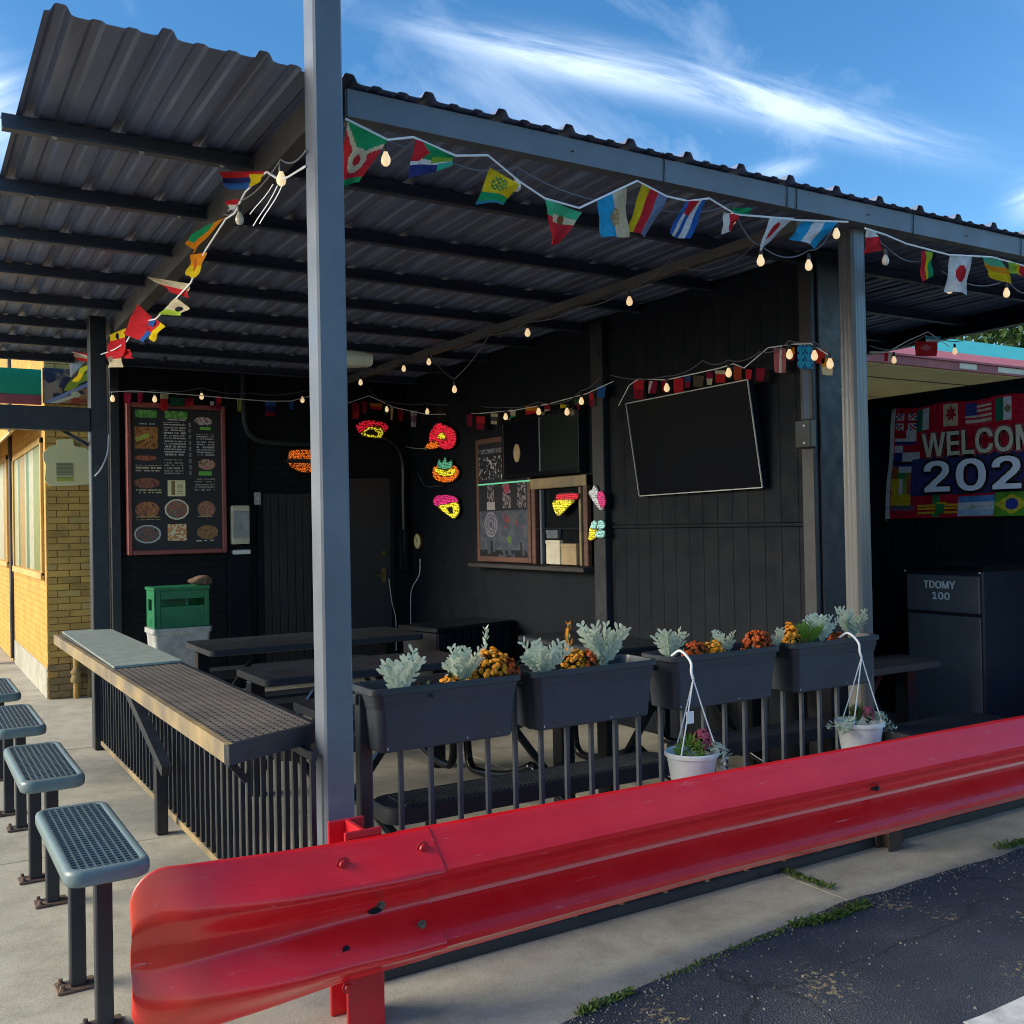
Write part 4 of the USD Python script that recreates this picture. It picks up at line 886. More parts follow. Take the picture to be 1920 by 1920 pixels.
def trailing(name, c, ang, label, seed, n=12, drop=.12):
    r = np.random.default_rng(seed); L = []
    for i in range(n):
        w = math.radians(r.uniform(*ang)); o = np.array([math.cos(w), math.sin(w), 0])
        P = curve([c + o * .06 + [0, 0, -.02], c + o * r.uniform(.10, .125) + [0, 0, .03], c + o * r.uniform(.14, .18) + [0, 0, -.01], c + o * r.uniform(.135, .18) + [0, 0, -drop * r.uniform(.4, 1)]], 12)
        for p in P[2:]:
            for s in (-1, 1):
                dd = np.array([-o[1] * s, o[0] * s, r.uniform(-.3, .5)]) + r.normal(size=3) * .3; dd /= np.linalg.norm(dd); nn = np.cross(dd, [0, -1, .3]); nn /= np.linalg.norm(nn) + 1e-9
                L.append(blade(p + np.outer(np.array([0, .5, 1]) * .024, dd), [.001, .006, .001], nn))
    t = thing(name, label, 'plant', c); part(t, 'foliage', cat_(*L), 'silver_leaf')
trailing('trailing_plant', c1, (-70, -10), 'grey trailing sprigs over the right edge of the nearer pot', 51, 6, .10)
trailing('trailing_plant', c2, (150, 200), 'grey leaves spilling left from the farther hanging pot', 52, 7, .03)
trailing('trailing_plant', c2, (-40, 20), 'grey leaves spilling right from the farther hanging pot', 53, 10, .09)
silver_plant('lime_plant', c2 + [-.03, 0, -.03], .12, .5, 'thin green plant in the farther hanging pot', 54, n=9, matn='weed_leaf', group=None)
mum('rust_flower', c2 + [.045, .01, .005], .05, .06, 'rust red flowers in the farther hanging pot', 55, 'pink_petal', 40, group=None)

# ---------------------------------------------------------------- picnic tables
def picnic(x0, x1, yt0, yt1, zt_, benches, label, pierced=False):
    cx, cy = (x0 + x1) / 2, (yt0 + yt1) / 2
    t = thing('picnic_table', label, 'table', (cx, cy, 0), 'black steel picnic tables under the canopy')
    R = lambda z, i, r, a0, a1, b0, b1: rr_at((a0 + a1) / 2, (b0 + b1) / 2, z, (a1 - a0) / 2 - i, (b1 - b0) / 2 - i, r)
    part(t, 'tabletop', loft([R(zt_ - .05, .006, .05, x0, x1, yt0, yt1), R(zt_ - .045, 0, .05, x0, x1, yt0, yt1), R(zt_ - .006, 0, .05, x0, x1, yt0, yt1), R(zt_, .006, .05, x0, x1, yt0, yt1)]), 'dark_steel', smooth=40)
    for b0, b1, zb in benches:
        b = part(t, 'bench', loft([R(zb - .075, .004, .09, x0 + .02, x1 - .02, b0, b1), R(zb - .07, 0, .09, x0 + .02, x1 - .02, b0, b1), R(zb - .006, 0, .09, x0 + .02, x1 - .02, b0, b1), R(zb, .006, .085, x0 + .02, x1 - .02, b0, b1), R(zb - .004, .020, .075, x0 + .02, x1 - .02, b0, b1)]), 'dark_steel', smooth=40)
        if pierced:
            n = int((x1 - x0 - .2) / .022)
            part(b, 'slats', cat_(*[bx(x0 + .11 + k * .022, x0 + .121 + k * .022, b0 + .03, b1 - .03, zb - .004, zb + .002) for k in range(n)]), 'dark_steel')
    for x in (x0 + .04, x1 - .16):
        part(t, 'pedestal', cb(x - .045, x + .045, cy - .05, cy + .05, 0, zt_ - .05, .006), 'black_gloss')
        s = 1 if x < cx else -1
        part(t, 'brace', bar((x + .03 * s, cy, .14), (x + .46 * s, cy, zt_ - .06), .035, .035), 'black_gloss')
        for b0, b1, zb in benches:
            bc_ = (b0 + b1) / 2; sg = 1 if bc_ > cy else -1
            part(t, 'bent_tube', tube(curve([(x + .22 * s, cy, .30), (x + .22 * s, cy + sg * .25, .20), (x + .22 * s, bc_ - sg * .12, .15), (x + .22 * s, bc_, .19), (x + .22 * s, bc_ + sg * .03, zb - .07)], 28), .026, 8), 'black_gloss', smooth=True)
    return t
picnic(1.74, 3.38, 4.42, 5.12, .75, ((3.925, 4.18, .45), (5.36, 5.62, .45)), 'black picnic table just behind the first two planter boxes, its slotted bench at the fence', True)
picnic(3.50, 4.86, 4.46, 5.10, .75, ((4.05, 4.28, .45), (5.3, 5.54, .45)), 'black picnic table behind the third and fourth planter boxes')
picnic(1.845, 3.30, 5.90, 6.52, .755, ((5.45, 5.68, .45), (6.75, 6.98, .45)), 'black picnic table behind the grey corner column, brown at its near end')
picnic(1.97, 3.75, 7.60, 8.40, .75, ((7.1, 7.33, .45), (8.65, 8.9, .45)), 'black picnic table nearest the green crate')
picnic(4.72, 5.62, 4.02, 4.36, .75, ((3.56, 3.86, .45),), 'black picnic table between the reeded column and the litter bin')
dt = thing('side_table', 'low dark table along the side wall under the television', 'table', (4.6, 6.2, 0))
part(dt, 'tabletop', cb(4.29, 4.93, 5.75, 7.0, .70, .745, .01), 'dark_steel')
for x in (4.34, 4.87):
    for y in (5.85, 6.9): part(dt, 'leg', cb(x - .025, x + .025, y - .025, y + .025, 0, .70, .004), 'black_paint')
ct = thing('storage_bench', 'dark slatted storage bench in the far corner below the serving window', 'bench', (4.5, 8.5, 0))
rot = np.array([[math.cos(.22), -math.sin(.22)], [math.sin(.22), math.cos(.22)]])
def turned(m):
    v = m[0].copy(); v[:, :2] = (v[:, :2] - [4.45, 8.35]) @ rot.T + [4.45, 8.35]; return v, m[1]
part(ct, 'top', turned(cb(3.97, 4.93, 8.05, 8.62, .70, .745, .008)), 'black_gloss')
for k in range(9): part(ct, 'slat', turned(cb(4.0 + k * .1, 4.085 + k * .1, 8.07, 8.09, .04, .695, .004)), 'black_paint')
part(ct, 'body', turned(bx(4.0, 4.9, 8.1, 8.58, .02, .69)), 'black_paint')

# ---------------------------------------------------------------- doors and things on the back wall
d1 = thing('plank_door', 'dark brown plank door left of the corner column, in the back wall', 'door', (3.6, 10.46, 0))
for k in range(8): part(d1, 'plank', cb(3.285 + k * .088, 3.368 + k * .088, 10.465, 10.495, .02, 2.03, .004), 'plank_brown')
part(d1, 'frame', cat_(cb(3.22, 3.28, 10.45, 10.499, 0, 2.10), cb(3.995, 4.05, 10.45, 10.499, 0, 2.10), cb(3.281, 3.994, 10.45, 10.499, 2.035, 2.10)), 'black_paint')
part(d1, 'handle', tube([(3.90, 10.45, 1.0), (3.90, 10.42, 1.0), (3.90, 10.42, 1.18), (3.90, 10.45, 1.18)], .009, 6), 'brass')
d2 = thing('steel_door', 'plain brown grey steel door right of the corner column, with brass handle', 'door', (4.5, 10.46, 0))
part(d2, 'leaf', cb(4.10, 4.755, 10.46, 10.495, .02, 2.20, .006), 'door_brown')
part(d2, 'frame', cat_(cb(4.056, 4.098, 10.45, 10.499, 0, 2.26), cb(4.757, 4.80, 10.45, 10.499, 0, 2.26), cb(4.099, 4.756, 10.45, 10.499, 2.205, 2.26)), 'black_paint')
h = part(d2, 'handle', cat_(lathe([(0, 0), (.028, 0), (.028, .012), (0, .012)], (0, 0, 0), 12)), 'brass')
stage.RemovePrim(h)
hx, hz = at(720, 1078, 'y', 10.45)[[0, 2]]
part(d2, 'handle', cat_(tube([(hx, 10.46, hz), (hx, 10.42, hz)], .012, 8), tube([(hx, 10.42, hz), (hx - .11, 10.415, hz - .005)], .010, 8), bx(hx - .025, hx + .025, 10.452, 10.46, hz - .08, hz + .08)), 'brass')
part(d2, 'deadbolt', tube([(hx, 10.46, hz + .25), (hx, 10.435, hz + .25)], .026, 12), 'brass')
cd1 = thing('conduit', 'black conduit curving from the roof towards the plank door', 'pipe', (3.1, 10.44, 3))
part(cd1, 'pipe', tube(curve([(3.09, 10.44, 3.3), (3.09, 10.44, 2.95), (3.11, 10.44, 2.72), (3.22, 10.44, 2.60), (3.45, 10.44, 2.565), (4.0, 10.44, 2.555)], 40), .038, 10), 'dark_steel', smooth=True)
cd2 = thing('conduit', 'black conduit arching over the steel door and down beside it', 'pipe', (4.8, 10.44, 2))
part(cd2, 'pipe', tube(curve([(4.05, 10.43, 2.68), (4.55, 10.43, 2.67), (4.78, 10.43, 2.60), (4.90, 10.43, 2.40), (4.905, 10.43, 1.9), (4.905, 10.43, 1.3)], 40), .034, 10), 'black_gloss', smooth=True)
part(cd2, 'junction_box', cb(4.84, 4.94, 10.40, 10.46, 1.15, 1.62, .006), 'black_paint')
dp = thing('towel_dispenser', 'pale steel paper towel dispenser right of the food menu', 'dispenser', (3.02, 10.4, 1.4))
part(dp, 'body', cb(2.925, 3.115, 10.36, 10.439, 1.50, 1.90, .012), 'cream')
part(dp, 'cover', cb(2.932, 3.108, 10.345, 10.359, 1.56, 1.84, .01), 'galvanised')
part(dp, 'tray', cb(2.94, 3.12, 10.35, 10.439, 1.395, 1.44, .01), 'white_paint')
lsw = thing('switch_box', 'small grey switch box beside the plank door', 'switch', (3.22, 10.42, 1.95))
part(lsw, 'box', cb(3.185, 3.255, 10.415, 10.449, 1.905, 2.04, .006), 'galvanised'); part(lsw, 'toggle', cb(3.213, 3.227, 10.405, 10.414, 1.96, 1.985, .002), 'white_paint')

# food menu: framed print, pictures and lines of text
mb = thing('menu_board', 'tall black food menu board in a red frame on the back wall', 'menu', (2.4, 10.4, 1.42))
mx0, mx1, mz0, mz1, my = 1.908, 2.880, 1.418, 2.925, 10.40
part(mb, 'frame', cat_(cb(mx0, mx0 + .045, my - .03, 10.449, mz0, mz1, .008), cb(mx1 - .045, mx1, my - .03, 10.449, mz0, mz1, .008), cb(mx0 + .046, mx1 - .046, my - .029, 10.449, mz0, mz0 + .045, .008), cb(mx0 + .046, mx1 - .046, my - .029, 10.449, mz1 - .045, mz1, .008)), 'red_frame')
part(mb, 'backing', bx(mx0 + .04, mx1 - .04, my + .002, 10.448, mz0 + .04, mz1 - .04), 'menu_black')
def dish(cu, cv, ru, rv, base, bits, rim=None, seed=0, square=False):
    def f(u, v, o):
        e = np.maximum(np.abs(u - cu) / ru, np.abs(v - cv) / rv) if square else np.hypot((u - cu) / ru, (v - cv) / rv)
        n = meshkit.noise(np.stack([u * 62, v * 90, u * 0], -1), seed); m = e < 1
        if rim is not None: o[(e < 1.16) & ~m] = rim
        o[m] = base; 
        for k, b in enumerate(bits): o[m & (n > .45 + .16 * k)] = b
    return f
BR = np.array
items = [dish(.17, .215, .125, .075, BR((.33, .12, .03)), [BR((.42, .20, .05)), BR((.16, .05, .02))], None, 3, True),
         dish(.16, .355, .12, .018, BR((.22, .05, .03)), [BR((.35, .09, .04))], None, 4), dish(.83, .395, .10, .038, BR((.35, .16, .11)), [BR((.45, .30, .22)), BR((.16, .09, .05))], None, 5),
         dish(.17, .53, .14, .035, BR((.22, .07, .05)), [BR((.30, .12, .06)), BR((.12, .04, .03))], None, 6), dish(.17, .715, .13, .055, BR((.30, .10, .04)), [BR((.42, .18, .07)), BR((.14, .05, .03))], None, 7),
         dish(.49, .715, .115, .062, BR((.22, .08, .05)), [BR((.35, .14, .07)), BR((.10, .10, .09))], BR((.62, .55, .38)), 8), dish(.82, .715, .10, .058, BR((.26, .09, .06)), [BR((.36, .18, .10)), BR((.15, .10, .07))], None, 9),
         dish(.17, .885, .125, .055, BR((.10, .08, .08)), [BR((.25, .09, .05)), BR((.05, .05, .05))], BR((.40, .42, .42)), 10), dish(.49, .875, .10, .058, BR((.60, .50, .32)), [BR((.40, .14, .06)), BR((.55, .20, .05))], None, 11, True),
         dish(.83, .88, .12, .050, BR((.24, .11, .05)), [BR((.32, .16, .06)), BR((.10, .07, .03))], None, 12), dish(.80, .085, .10, .03, BR((.20, .08, .06)), [BR((.40, .36, .36))], None, 13),
         dish(.49, .565, .095, .058, BR((.62, .56, .30)), [], None, 14, True)]
def menu(u, v):
    o = np.ones(u.shape + (3,)) * np.array((.020, .018, .020))
    for f in items: f(u, v, o)
    o[(np.abs(u - .455) < .02) & (np.abs(v - .565) < .05)] = (.20, .12, .05); o[(np.abs(u - .53) < .03) & (np.abs(v - .57) < .04) & (np.sin(v * 420) > 0)] = (.30, .27, .15)
    o[(np.abs(v - .215 + (u - .12) * .25) < .016) & (u < .2) & (u > .06)] = (.33, .36, .06)
    n = meshkit.noise(np.stack([u * 95, np.floor(v * 105), u * 0], -1), 2); n2 = meshkit.noise(np.stack([u * 55, v * 70, u * 0], -1), 9)
    g = (v > .022) & (v < .075) & (((u > .05) & (u < .29)) | ((u > .37) & (u < .62))); o[g] = (.06, .22, .04); o[g & (n2 > .55)] = (.16, .34, .08)
    ln = (np.floor(v * 105) % 2 == 0) & (n > .33)
    for (a, b, c, d), col in ((( .36, .60, .10, .34), (.38, .35, .33)), ((.36, .57, .35, .47), (.26, .24, .20)), ((.72, .92, .18, .33), (.34, .32, .31)), ((.69, .92, .485, .59), (.24, .20, .18)), ((.05, .33, .405, .45), (.42, .34, .22)), ((.05, .33, .575, .61), (.45, .38, .2)), ((.10, .26, .105, .125), (.36, .36, .4)), ((.05, .31, .755, .785), (.36, .25, .1)), ((.38, .60, .075, .09), (.5, .45, .4)), ((.70, .9, .765, .78), (.45, .4, .2)), ((.70, .9, .93, .945), (.5, .48, .45))):
        o[(u > a) & (u < b) & (v > c) & (v < d) & ln] = col
    o[(u > .635) & (u < .66) & (v > .1) & (v < .48) & (np.floor(v * 70) % 3 > 0)] = (.15, .14, .14)
    for a, b, c, d in ((.76, .88, .125, .15), (.74, .89, .445, .475)): o[(u > a) & (u < b) & (v > c) & (v < d)] = (.12, .38, .05)
    return o
mbp = lambda u, v: menu(u, v) * 1.35
sheet(mb, 'print', lambda u, v: np.stack([mx0 + .04 + u * (mx1 - mx0 - .08), np.full(u.shape, my), mz1 - .04 - v * (mz1 - mz0 - .08)], -1), 150, 230, mbp, 'printed_board')

# green crate on a pale tub
gc = thing('green_crate', 'green plastic crate with a window, stacked on a pale tub', 'crate', (2.28, 9.6, .73))
a0, a1 = at(287, 1180, 'y', 9.6), at(394, 1100, 'y', 9.6); X0, X1, Z0, Z1 = a0[0], a1[0], a0[2], a1[2]
part(gc, 'body', cat_(cb(X0 + .02, X0 + .07, 9.6, 9.63, Z0, Z1 - .02), cb(X1 - .05, X1 - .01, 9.6, 9.63, Z0, Z1 - .02), cb(X0 + .07, X1 - .05, 9.602, 9.63, Z0, Z0 + .20), cb(X0 + .07, X1 - .05, 9.602, 9.63, Z1 - .10, Z1 - .02), bx(X0 + .02, X1 - .01, 9.9, 9.93, Z0, Z1), bx(X0 + .012, X0 + .03, 9.6, 9.70, Z0, Z1), bx(X0 + .012, X0 + .03, 9.85, 9.93, Z0, Z1), bx(X0 + .012, X0 + .03, 9.7, 9.85, Z1 - .1, Z1), bx(X0 + .012, X0 + .03, 9.7, 9.85, Z0, Z0 + .16), bx(X1 - .03, X1 - .012, 9.63, 9.9, Z0, Z1), bx(X0 + .03, X1 - .03, 9.63, 9.9, Z0, Z0 + .01), bx(X0 + .3, X0 + .315, 9.603, 9.62, Z0 + .2, Z1 - .1)), 'green_plastic')
part(gc, 'lid', cb(X0, X1, 9.585, 9.95, Z1 - .02, Z1 + .012, .008), 'green_plastic')
tb = thing('pale_tub', 'pale galvanised tub under the green crate', 'tub', (2.28, 9.75, 0))
part(tb, 'body', loft([rr_at((X0 + X1) / 2, 9.76, .0, .20, .15, .03), rr_at((X0 + X1) / 2, 9.76, Z0 - .06, .26, .17, .04), rr_at((X0 + X1) / 2, 9.76, Z0 - .045, .275, .185, .04), rr_at((X0 + X1) / 2, 9.76, Z0 - .002, .275, .185, .04)]), 'galvanised', smooth=40)
p = at(378, 1085, 'y', 9.7)
cv = trimesh.creation.icosphere(3, 1.0).vertices * [.10, .06, .045]; cv = cv * (1 + .5 * (meshkit.noise(cv * 26, 3)[:, None] - .4)) + [p[0], 9.72, Z1 + .055]
single('brown_cloth', (cv, np.array(trimesh.creation.icosphere(3, 1.0).faces)), 'brown_cloth', 'crumpled brown cloth lying on the green crate', 'cloth', smooth=50)

# ---------------------------------------------------------------- serving window, boards, televisions on the side wall
XW = 4.985
def wy(px, py=950): return at(px, py, 'x', XW)[1]
cbd = thing('chalk_board', 'wood framed chalk drawn menu board left of the serving window', 'menu', (4.97, 8.3, 1.3))
ya, yb_ = wy(900), 7.80; za, zb_ = 1.29, 2.50
part(cbd, 'frame', cat_(cb(4.945, 4.984, ya - .05, ya, za, zb_, .004), cb(4.945, 4.984, yb_, yb_ + .05, za, zb_, .004), cb(4.945, 4.984, yb_ + .051, ya - .051, za, za + .05, .004), cb(4.945, 4.984, yb_ + .051, ya - .051, zb_ - .05, zb_, .004)), 'wood_frame')
def chalk(u, v):
    o = np.ones(u.shape + (3,)) * np.array((.016, .018, .024)); n = meshkit.fbm(np.stack([u * 16, v * 20, u * 0], -1), 4, 8); n2 = meshkit.noise(np.stack([u * 60, v * 70, u * 0], -1), 4)
    lo = v > .60; o[lo] = np.array((.050, .060, .085)); o[lo & (n > .5)] = (.075, .085, .10); o[(v < .32) & (v > .12) & (n2 > .72)] = (.32, .33, .36); o[(v < .09) & (v > .05) & (n2 > .35) & (u < .5)] = (.16, .17, .2); o[(v < .12) & (v > .05) & (u > .55) & (n > .45)] = (.22, .04, .05)
    for cu in (.25, .58, .88): o[(np.abs(u - cu) < .08) & (v > .36) & (v < .58) & (n2 > .50)] = (.20, .17, .18)
    o[(np.hypot((u - .58) * .8, v - .41) < .05)] = (.28, .05, .09); o[(np.abs(u - .25) < .09) & (v > .52) & (v < .59)] = (.30, .28, .27)
    d = np.hypot((u - .24) * .85, v - .72); o[(np.abs(d - .105) < .010) | (np.abs(d - .075) < .008) | (np.abs(d - .04) < .008)] = (.20, .18, .23)
    for cu, cv_ in ((.55, .69), (.82, .73)): o[(np.hypot((u - cu) * .8, v - cv_) < .06) & (n > .45)] = (.20, .04, .04)
    o[np.hypot((u - .62) * .8, v - .85) < .035] = (.09, .15, .04)
    o[(np.abs(u - .25) < .025) & (v > .86)] = (.012, .014, .016); o[(np.abs(u - .86) < .02) & (v > .87)] = (.012, .014, .016); o[(v > .94) & (n > .5)] = (.012, .014, .016)
    return o
sheet(cbd, 'print', lambda u, v: np.stack([np.full(u.shape, 4.952), ya - .05 - u * (ya - yb_ - .1), zb_ - .05 - v * (zb_ - za - .1)], -1), 80, 100, chalk, 'printed_board')
part(cbd, 'green_strip', cb(4.935, 4.944, yb_ - .02, ya - .05, 2.042, 2.056, .002), 'led_green')
sw = thing('serving_window', 'serving window with wooden frame and shelves in the side wall', 'window', (5.0, 7.35, 1.28))
wa, wb, wz0, wz1 = 7.775, 6.90, 1.285, 2.06
part(sw, 'frame', cat_(cb(4.94, 4.987, wa - .06, wa, wz0, wz1, .005), cb(4.94, 4.987, wb, wb + .06, wz0, wz1, .005)), 'wood_frame')
part(sw, 'lintel', cb(4.93, 4.987, wb, wa, 1.965, 2.06, .006), 'counter_edge')
part(sw, 'recess', bx(4.9865, 4.9875, wb + .06, wa - .06, wz0, 1.96), 'black_gloss')
part(sw, 'shelf', cb(4.95, 4.986, wb + .06, wa - .06, 1.595, 1.615, .003), 'black_paint')
part(sw, 'mullion', cb(4.945, 4.984, wa - .16, wa - .13, wz0, 1.96, .004), 'grey_steel')
part(sw, 'mullion', cb(4.945, 4.984, wb + .10, wb + .13, wz0, 1.96, .004), 'counter_edge')
for n_, l_, y0, y1, z0, z1, m in (('paper_box', 'cream box on the window sill left', 7.33, 7.55, 1.29, 1.50, 'cream'), ('napkin_stack', 'tan napkin stack on the window sill right', 7.08, 7.31, 1.29, 1.47, 'tan'), ('jar_box', 'dim grey box behind the left of the window, under its shelf', 7.36, 7.54, 1.52, 1.59, 'grey_steel')):
    t = thing(n_, l_, 'box', (4.96, (y0 + y1) / 2, z0)); part(t, 'body', cb(4.945, 4.983, y0, y1, z0, z1, .004), m); part(t, 'lid', cb(4.942, 4.984, y0 - .004, y1 + .004, z1 - .03, z1 + .004, .003), m)
h0 = thing('window_hatch', 'dark glazed hatch above the serving window', 'hatch', (4.9, 7.6, 2.1))
ha, hb, hz0, hz1 = 8.22, 6.95, 2.10, 2.63
part(h0, 'frame', cat_(cb(4.90, 4.984, hb, ha, hz0 - .02, hz0 + .02, .004), cb(4.90, 4.984, hb, ha, hz1 - .02, hz1 + .02, .004), cb(4.90, 4.984, ha - .03, ha, hz0 + .021, hz1 - .021, .004), cb(4.90, 4.984, hb, hb + .02, hz0 + .021, hz1 - .021, .004)), 'black_gloss')
part(h0, 'pane', bx(4.905, 4.935, hb + .62, ha - .03, hz0 + .02, hz1 - .02), 'screen_glass')
part(h0, 'pane', bx(4.905, 4.935, hb + .02, hb + .60, hz0 + .02, hz1 - .02), 'glass_dark')
part(h0, 'stile', cb(4.902, 4.94, hb + .601, hb + .619, hz0 + .021, hz1 - .021, .002), 'grey_steel')
oc = single('oval_reflection', plate(affinity.scale(Point(0, 0).buffer(1, 20), .055, .085), (4.902, wy(986), 2.31), (0, -1, 0), (0, 0, 1), .008), 'tan', 'oval tan plate added for a reflection on the dark hatch', 'plaque')  # added oval stands for a pale reflection in the glass

tv = thing('television', 'large black television tilted down on the side wall', 'television', (4.93, 5.65, 1.85))
TL_, TR_, BR_, BL_ = at(1175, 757, 'x', 4.83), at(1403, 712, 'x', 4.83), at(1431, 914, 'x', 4.93), at(1200, 930, 'x', 4.93)
def pl4(a, b, c, d, inset, off, th):
    a, b, c, d = map(np.array, (a, b, c, d)); m = (a + b + c + d) / 4; n = np.cross(b - a, d - a); n /= np.linalg.norm(n)
    if n[0] > 0: n = -n
    P = [p + (m - p) / np.linalg.norm(m - p) * inset + n * off for p in (a, b, c, d)]
    return hull(P + [p - n * th for p in P])
part(tv, 'case', pl4(TL_, TR_, BR_, BL_, 0, 0, .05), 'black_gloss')
part(tv, 'screen', pl4(TL_, TR_, BR_, BL_, .012, .002, .01), 'screen_glass')
for a, b in ((TL_, TR_), (TR_, BR_), (BR_, BL_), (BL_, TL_)):
    part(tv, 'bezel', bar(a + [-.006, 0, 0], b + [-.006, 0, 0], .007, .009, (1, 0, 0)), 'galvanised')
part(tv, 'wall_mount', bar((4.95, 5.65, 2.22), (4.988, 5.65, 2.22), .2, .2), 'black_paint')
jb = thing('speaker_box', 'small black box with two bright screws at the end of the side wall', 'box', (4.93, 4.45, 2.2))
part(jb, 'body', cb(4.90, 4.954, 4.42, 4.55, 2.10, 2.28, .006), 'black_gloss')
for z in (2.13, 2.24): part(jb, 'screw', tube([(4.899, 4.47, z), (4.895, 4.47, z)], .007, 8), 'white_paint')
th_ = thing('thermometer', 'round yellowish dial thermometer beside the steel door', 'thermometer', (4.97, 10.2, 1.48))
tp = at(782, 1015, 'x', 4.96)
part(th_, 'dial', plate(Point(0, 0).buffer(.085, 20), (4.985, tp[1], tp[2]), (0, -1, 0), (0, 0, 1), .02), 'pale_label')
part(th_, 'bezel', plate(Point(0, 0).buffer(.092, 20).difference(Point(0, 0).buffer(.08, 20)), (4.985, tp[1], tp[2]), (0, -1, 0), (0, 0, 1), .026), 'brass')
part(th_, 'needle', plate(affinity.rotate(sbox(-.004, -.01, .004, .06), 40, origin=(0, 0)), (4.963, tp[1], tp[2]), (0, -1, 0), (0, 0, 1), .003), 'led_black')
def cable(name, pts, r, m, label, cat='cable'):
    single(name, tube(curve(pts, max(12, 8 * len(pts))), r, 5), m, label, cat, smooth=True)
cable('wall_cable', [at(788, 1048, 'x', 4.975), at(786, 1078, 'x', 4.975), at(772, 1105, 'x', 4.975), at(770, 1140, 'x', 4.975), at(771, 1215, 'x', 4.975)], .006, 'wire_white', 'white cable hanging below the round thermometer')
cable('wall_cable', [at(729, 1085, 'y', 10.43), at(735, 1130, 'y', 10.43), at(742, 1160, 'y', 10.43), at(743, 1220, 'y', 10.43)], .005, 'wire_white', 'pale cable dropping from the steel door handle')
cable('wall_cable', [at(204, 815, 'y', 8.17), at(201, 850, 'y', 8.16), at(190, 878, 'y', 8.15), at(178, 893, 'y', 8.15)], .006, 'wire_white', 'white cable curving across the far column')
cable('wall_cable', [at(752, 836, 'x', 4.97), at(775, 840, 'x', 4.97), at(800, 842, 'x', 4.97)], .004, 'wire_white', 'short white lead running to the flame decoration')
cable('wall_cable', [at(782, 885, 'x', 4.97), at(798, 911, 'x', 4.97), at(830, 911, 'x', 4.97)], .004, 'wire_dark', 'grey lead running to the pizza decoration')

# light-up decorations: bead-dotted shapes
BEAD = trimesh.creation.icosphere(0, 1.0)
def deco(name, label, axis, val, pieces, beads):
    """A dark shaped tray filled with rows of small lit beads."""
    P = lambda x, y, o=0: at(x, y, axis, val - o)
    c = np.mean([P(*q) for q in pieces[0][1]], axis=0)
    t = thing(name, label, 'decoration', c, 'light-up food decorations on the walls')
    ux, uy = ((1, 0, 0), (0, 0, 1)) if axis == 'y' else ((0, -1, 0), (0, 0, 1)); r = np.random.default_rng(len(label))
    shapes = []
    for nm, pts, m in pieces:
        Q = [P(*q) for q in pts]; p = Polygon([((q[0] if axis == 'y' else -q[1]), q[2]) for q in Q]).buffer(0)
        c_ = np.array(p.exterior.coords)[:-1]; k = curve(np.vstack([c_, c_[:2]]), 6 * len(c_)) if nm != 'ink' else c_
        shapes.append((nm, Polygon(k).buffer(.002).buffer(0), m))
    for i, (nm, poly, m) in enumerate(shapes):
        o = [0, val - .003 * i, 0] if axis == 'y' else [val - .003 * i, 0, 0]
        b = part(t, nm, plate(poly, o, ux, uy, .010), m if m == 'led_black' else m + '_tray')
        if m == 'led_black': continue
        free = poly.buffer(-.006)
        for _, q, _m in shapes[i + 1:]: free = free.difference(q.buffer(.004))
        x0, z0, x1, z1 = poly.bounds; L, sp = [], .0185
        for a_, zz in enumerate(np.arange(z0, z1, sp * .87)):
            for xx_ in np.arange(x0 + (a_ % 2) * sp / 2, x1, sp):
                a, h = xx_ + r.normal() * .002, zz + r.normal() * .002
                if free.contains(Point(a, h)) and r.random() < .9:
                    d = val - .003 * i - .011; L.append((BEAD.vertices * .0068 * r.uniform(.8, 1.15) + ([a, d, h] if axis == 'y' else [d, -a, h]), BEAD.faces))
        if L: part(b, 'bead', cat_(*L), m, kind='stuff')
deco('taco_decoration', 'glowing taco decoration on the back wall beside the corner column', 'y', 10.40, [('filling', [(666, 800), (672, 793), (690, 788), (712, 790), (727, 798), (724, 808), (710, 815), (690, 818), (674, 812)], 'led_red'), ('shell', [(677, 815), (684, 805), (695, 801), (712, 802), (718, 810), (714, 820), (698, 821)], 'led_yellow'), ('ink', [(685, 812), (690, 806), (700, 806), (708, 815), (695, 815)], 'led_black')], [('bead', [(668, 800), (690, 790), (724, 799), (712, 801), (690, 800), (676, 808)], 'led_pink', 26)])
deco('flame_decoration', 'glowing red flame and lobster decoration left of the chalk board', 'x', 4.97, [('body', [(806, 830), (808, 812), (815, 800), (824, 793), (838, 798), (850, 804), (857, 818), (853, 836), (840, 843), (822, 838)], 'led_red'), ('claw', [(798, 840), (806, 830), (820, 828), (826, 836), (815, 842)], 'led_orange'), ('heart', [(822, 820), (830, 811), (838, 818), (834, 824)], 'led_yellow')], [('bead', [(810, 815), (824, 796), (850, 806), (855, 825), (840, 840), (815, 832)], 'led_pink', 22)])
deco('pot_decoration', 'glowing orange pot decoration with green leaves left of the chalk board', 'x', 4.97, [('pot', [(812, 888), (814, 877), (826, 872), (850, 872), (860, 879), (861, 890), (852, 901), (836, 905), (820, 900)], 'led_orange'), ('band', [(818, 878), (836, 882), (856, 879), (852, 890), (836, 893), (822, 888)], 'led_yellow'), ('leaves', [(823, 876), (826, 861), (831, 868), (837, 857), (841, 868), (849, 862), (849, 876), (837, 880)], 'led_green')], [('bead', [(816, 885), (830, 893), (858, 888), (848, 900), (826, 900)], 'led_red', 16)])
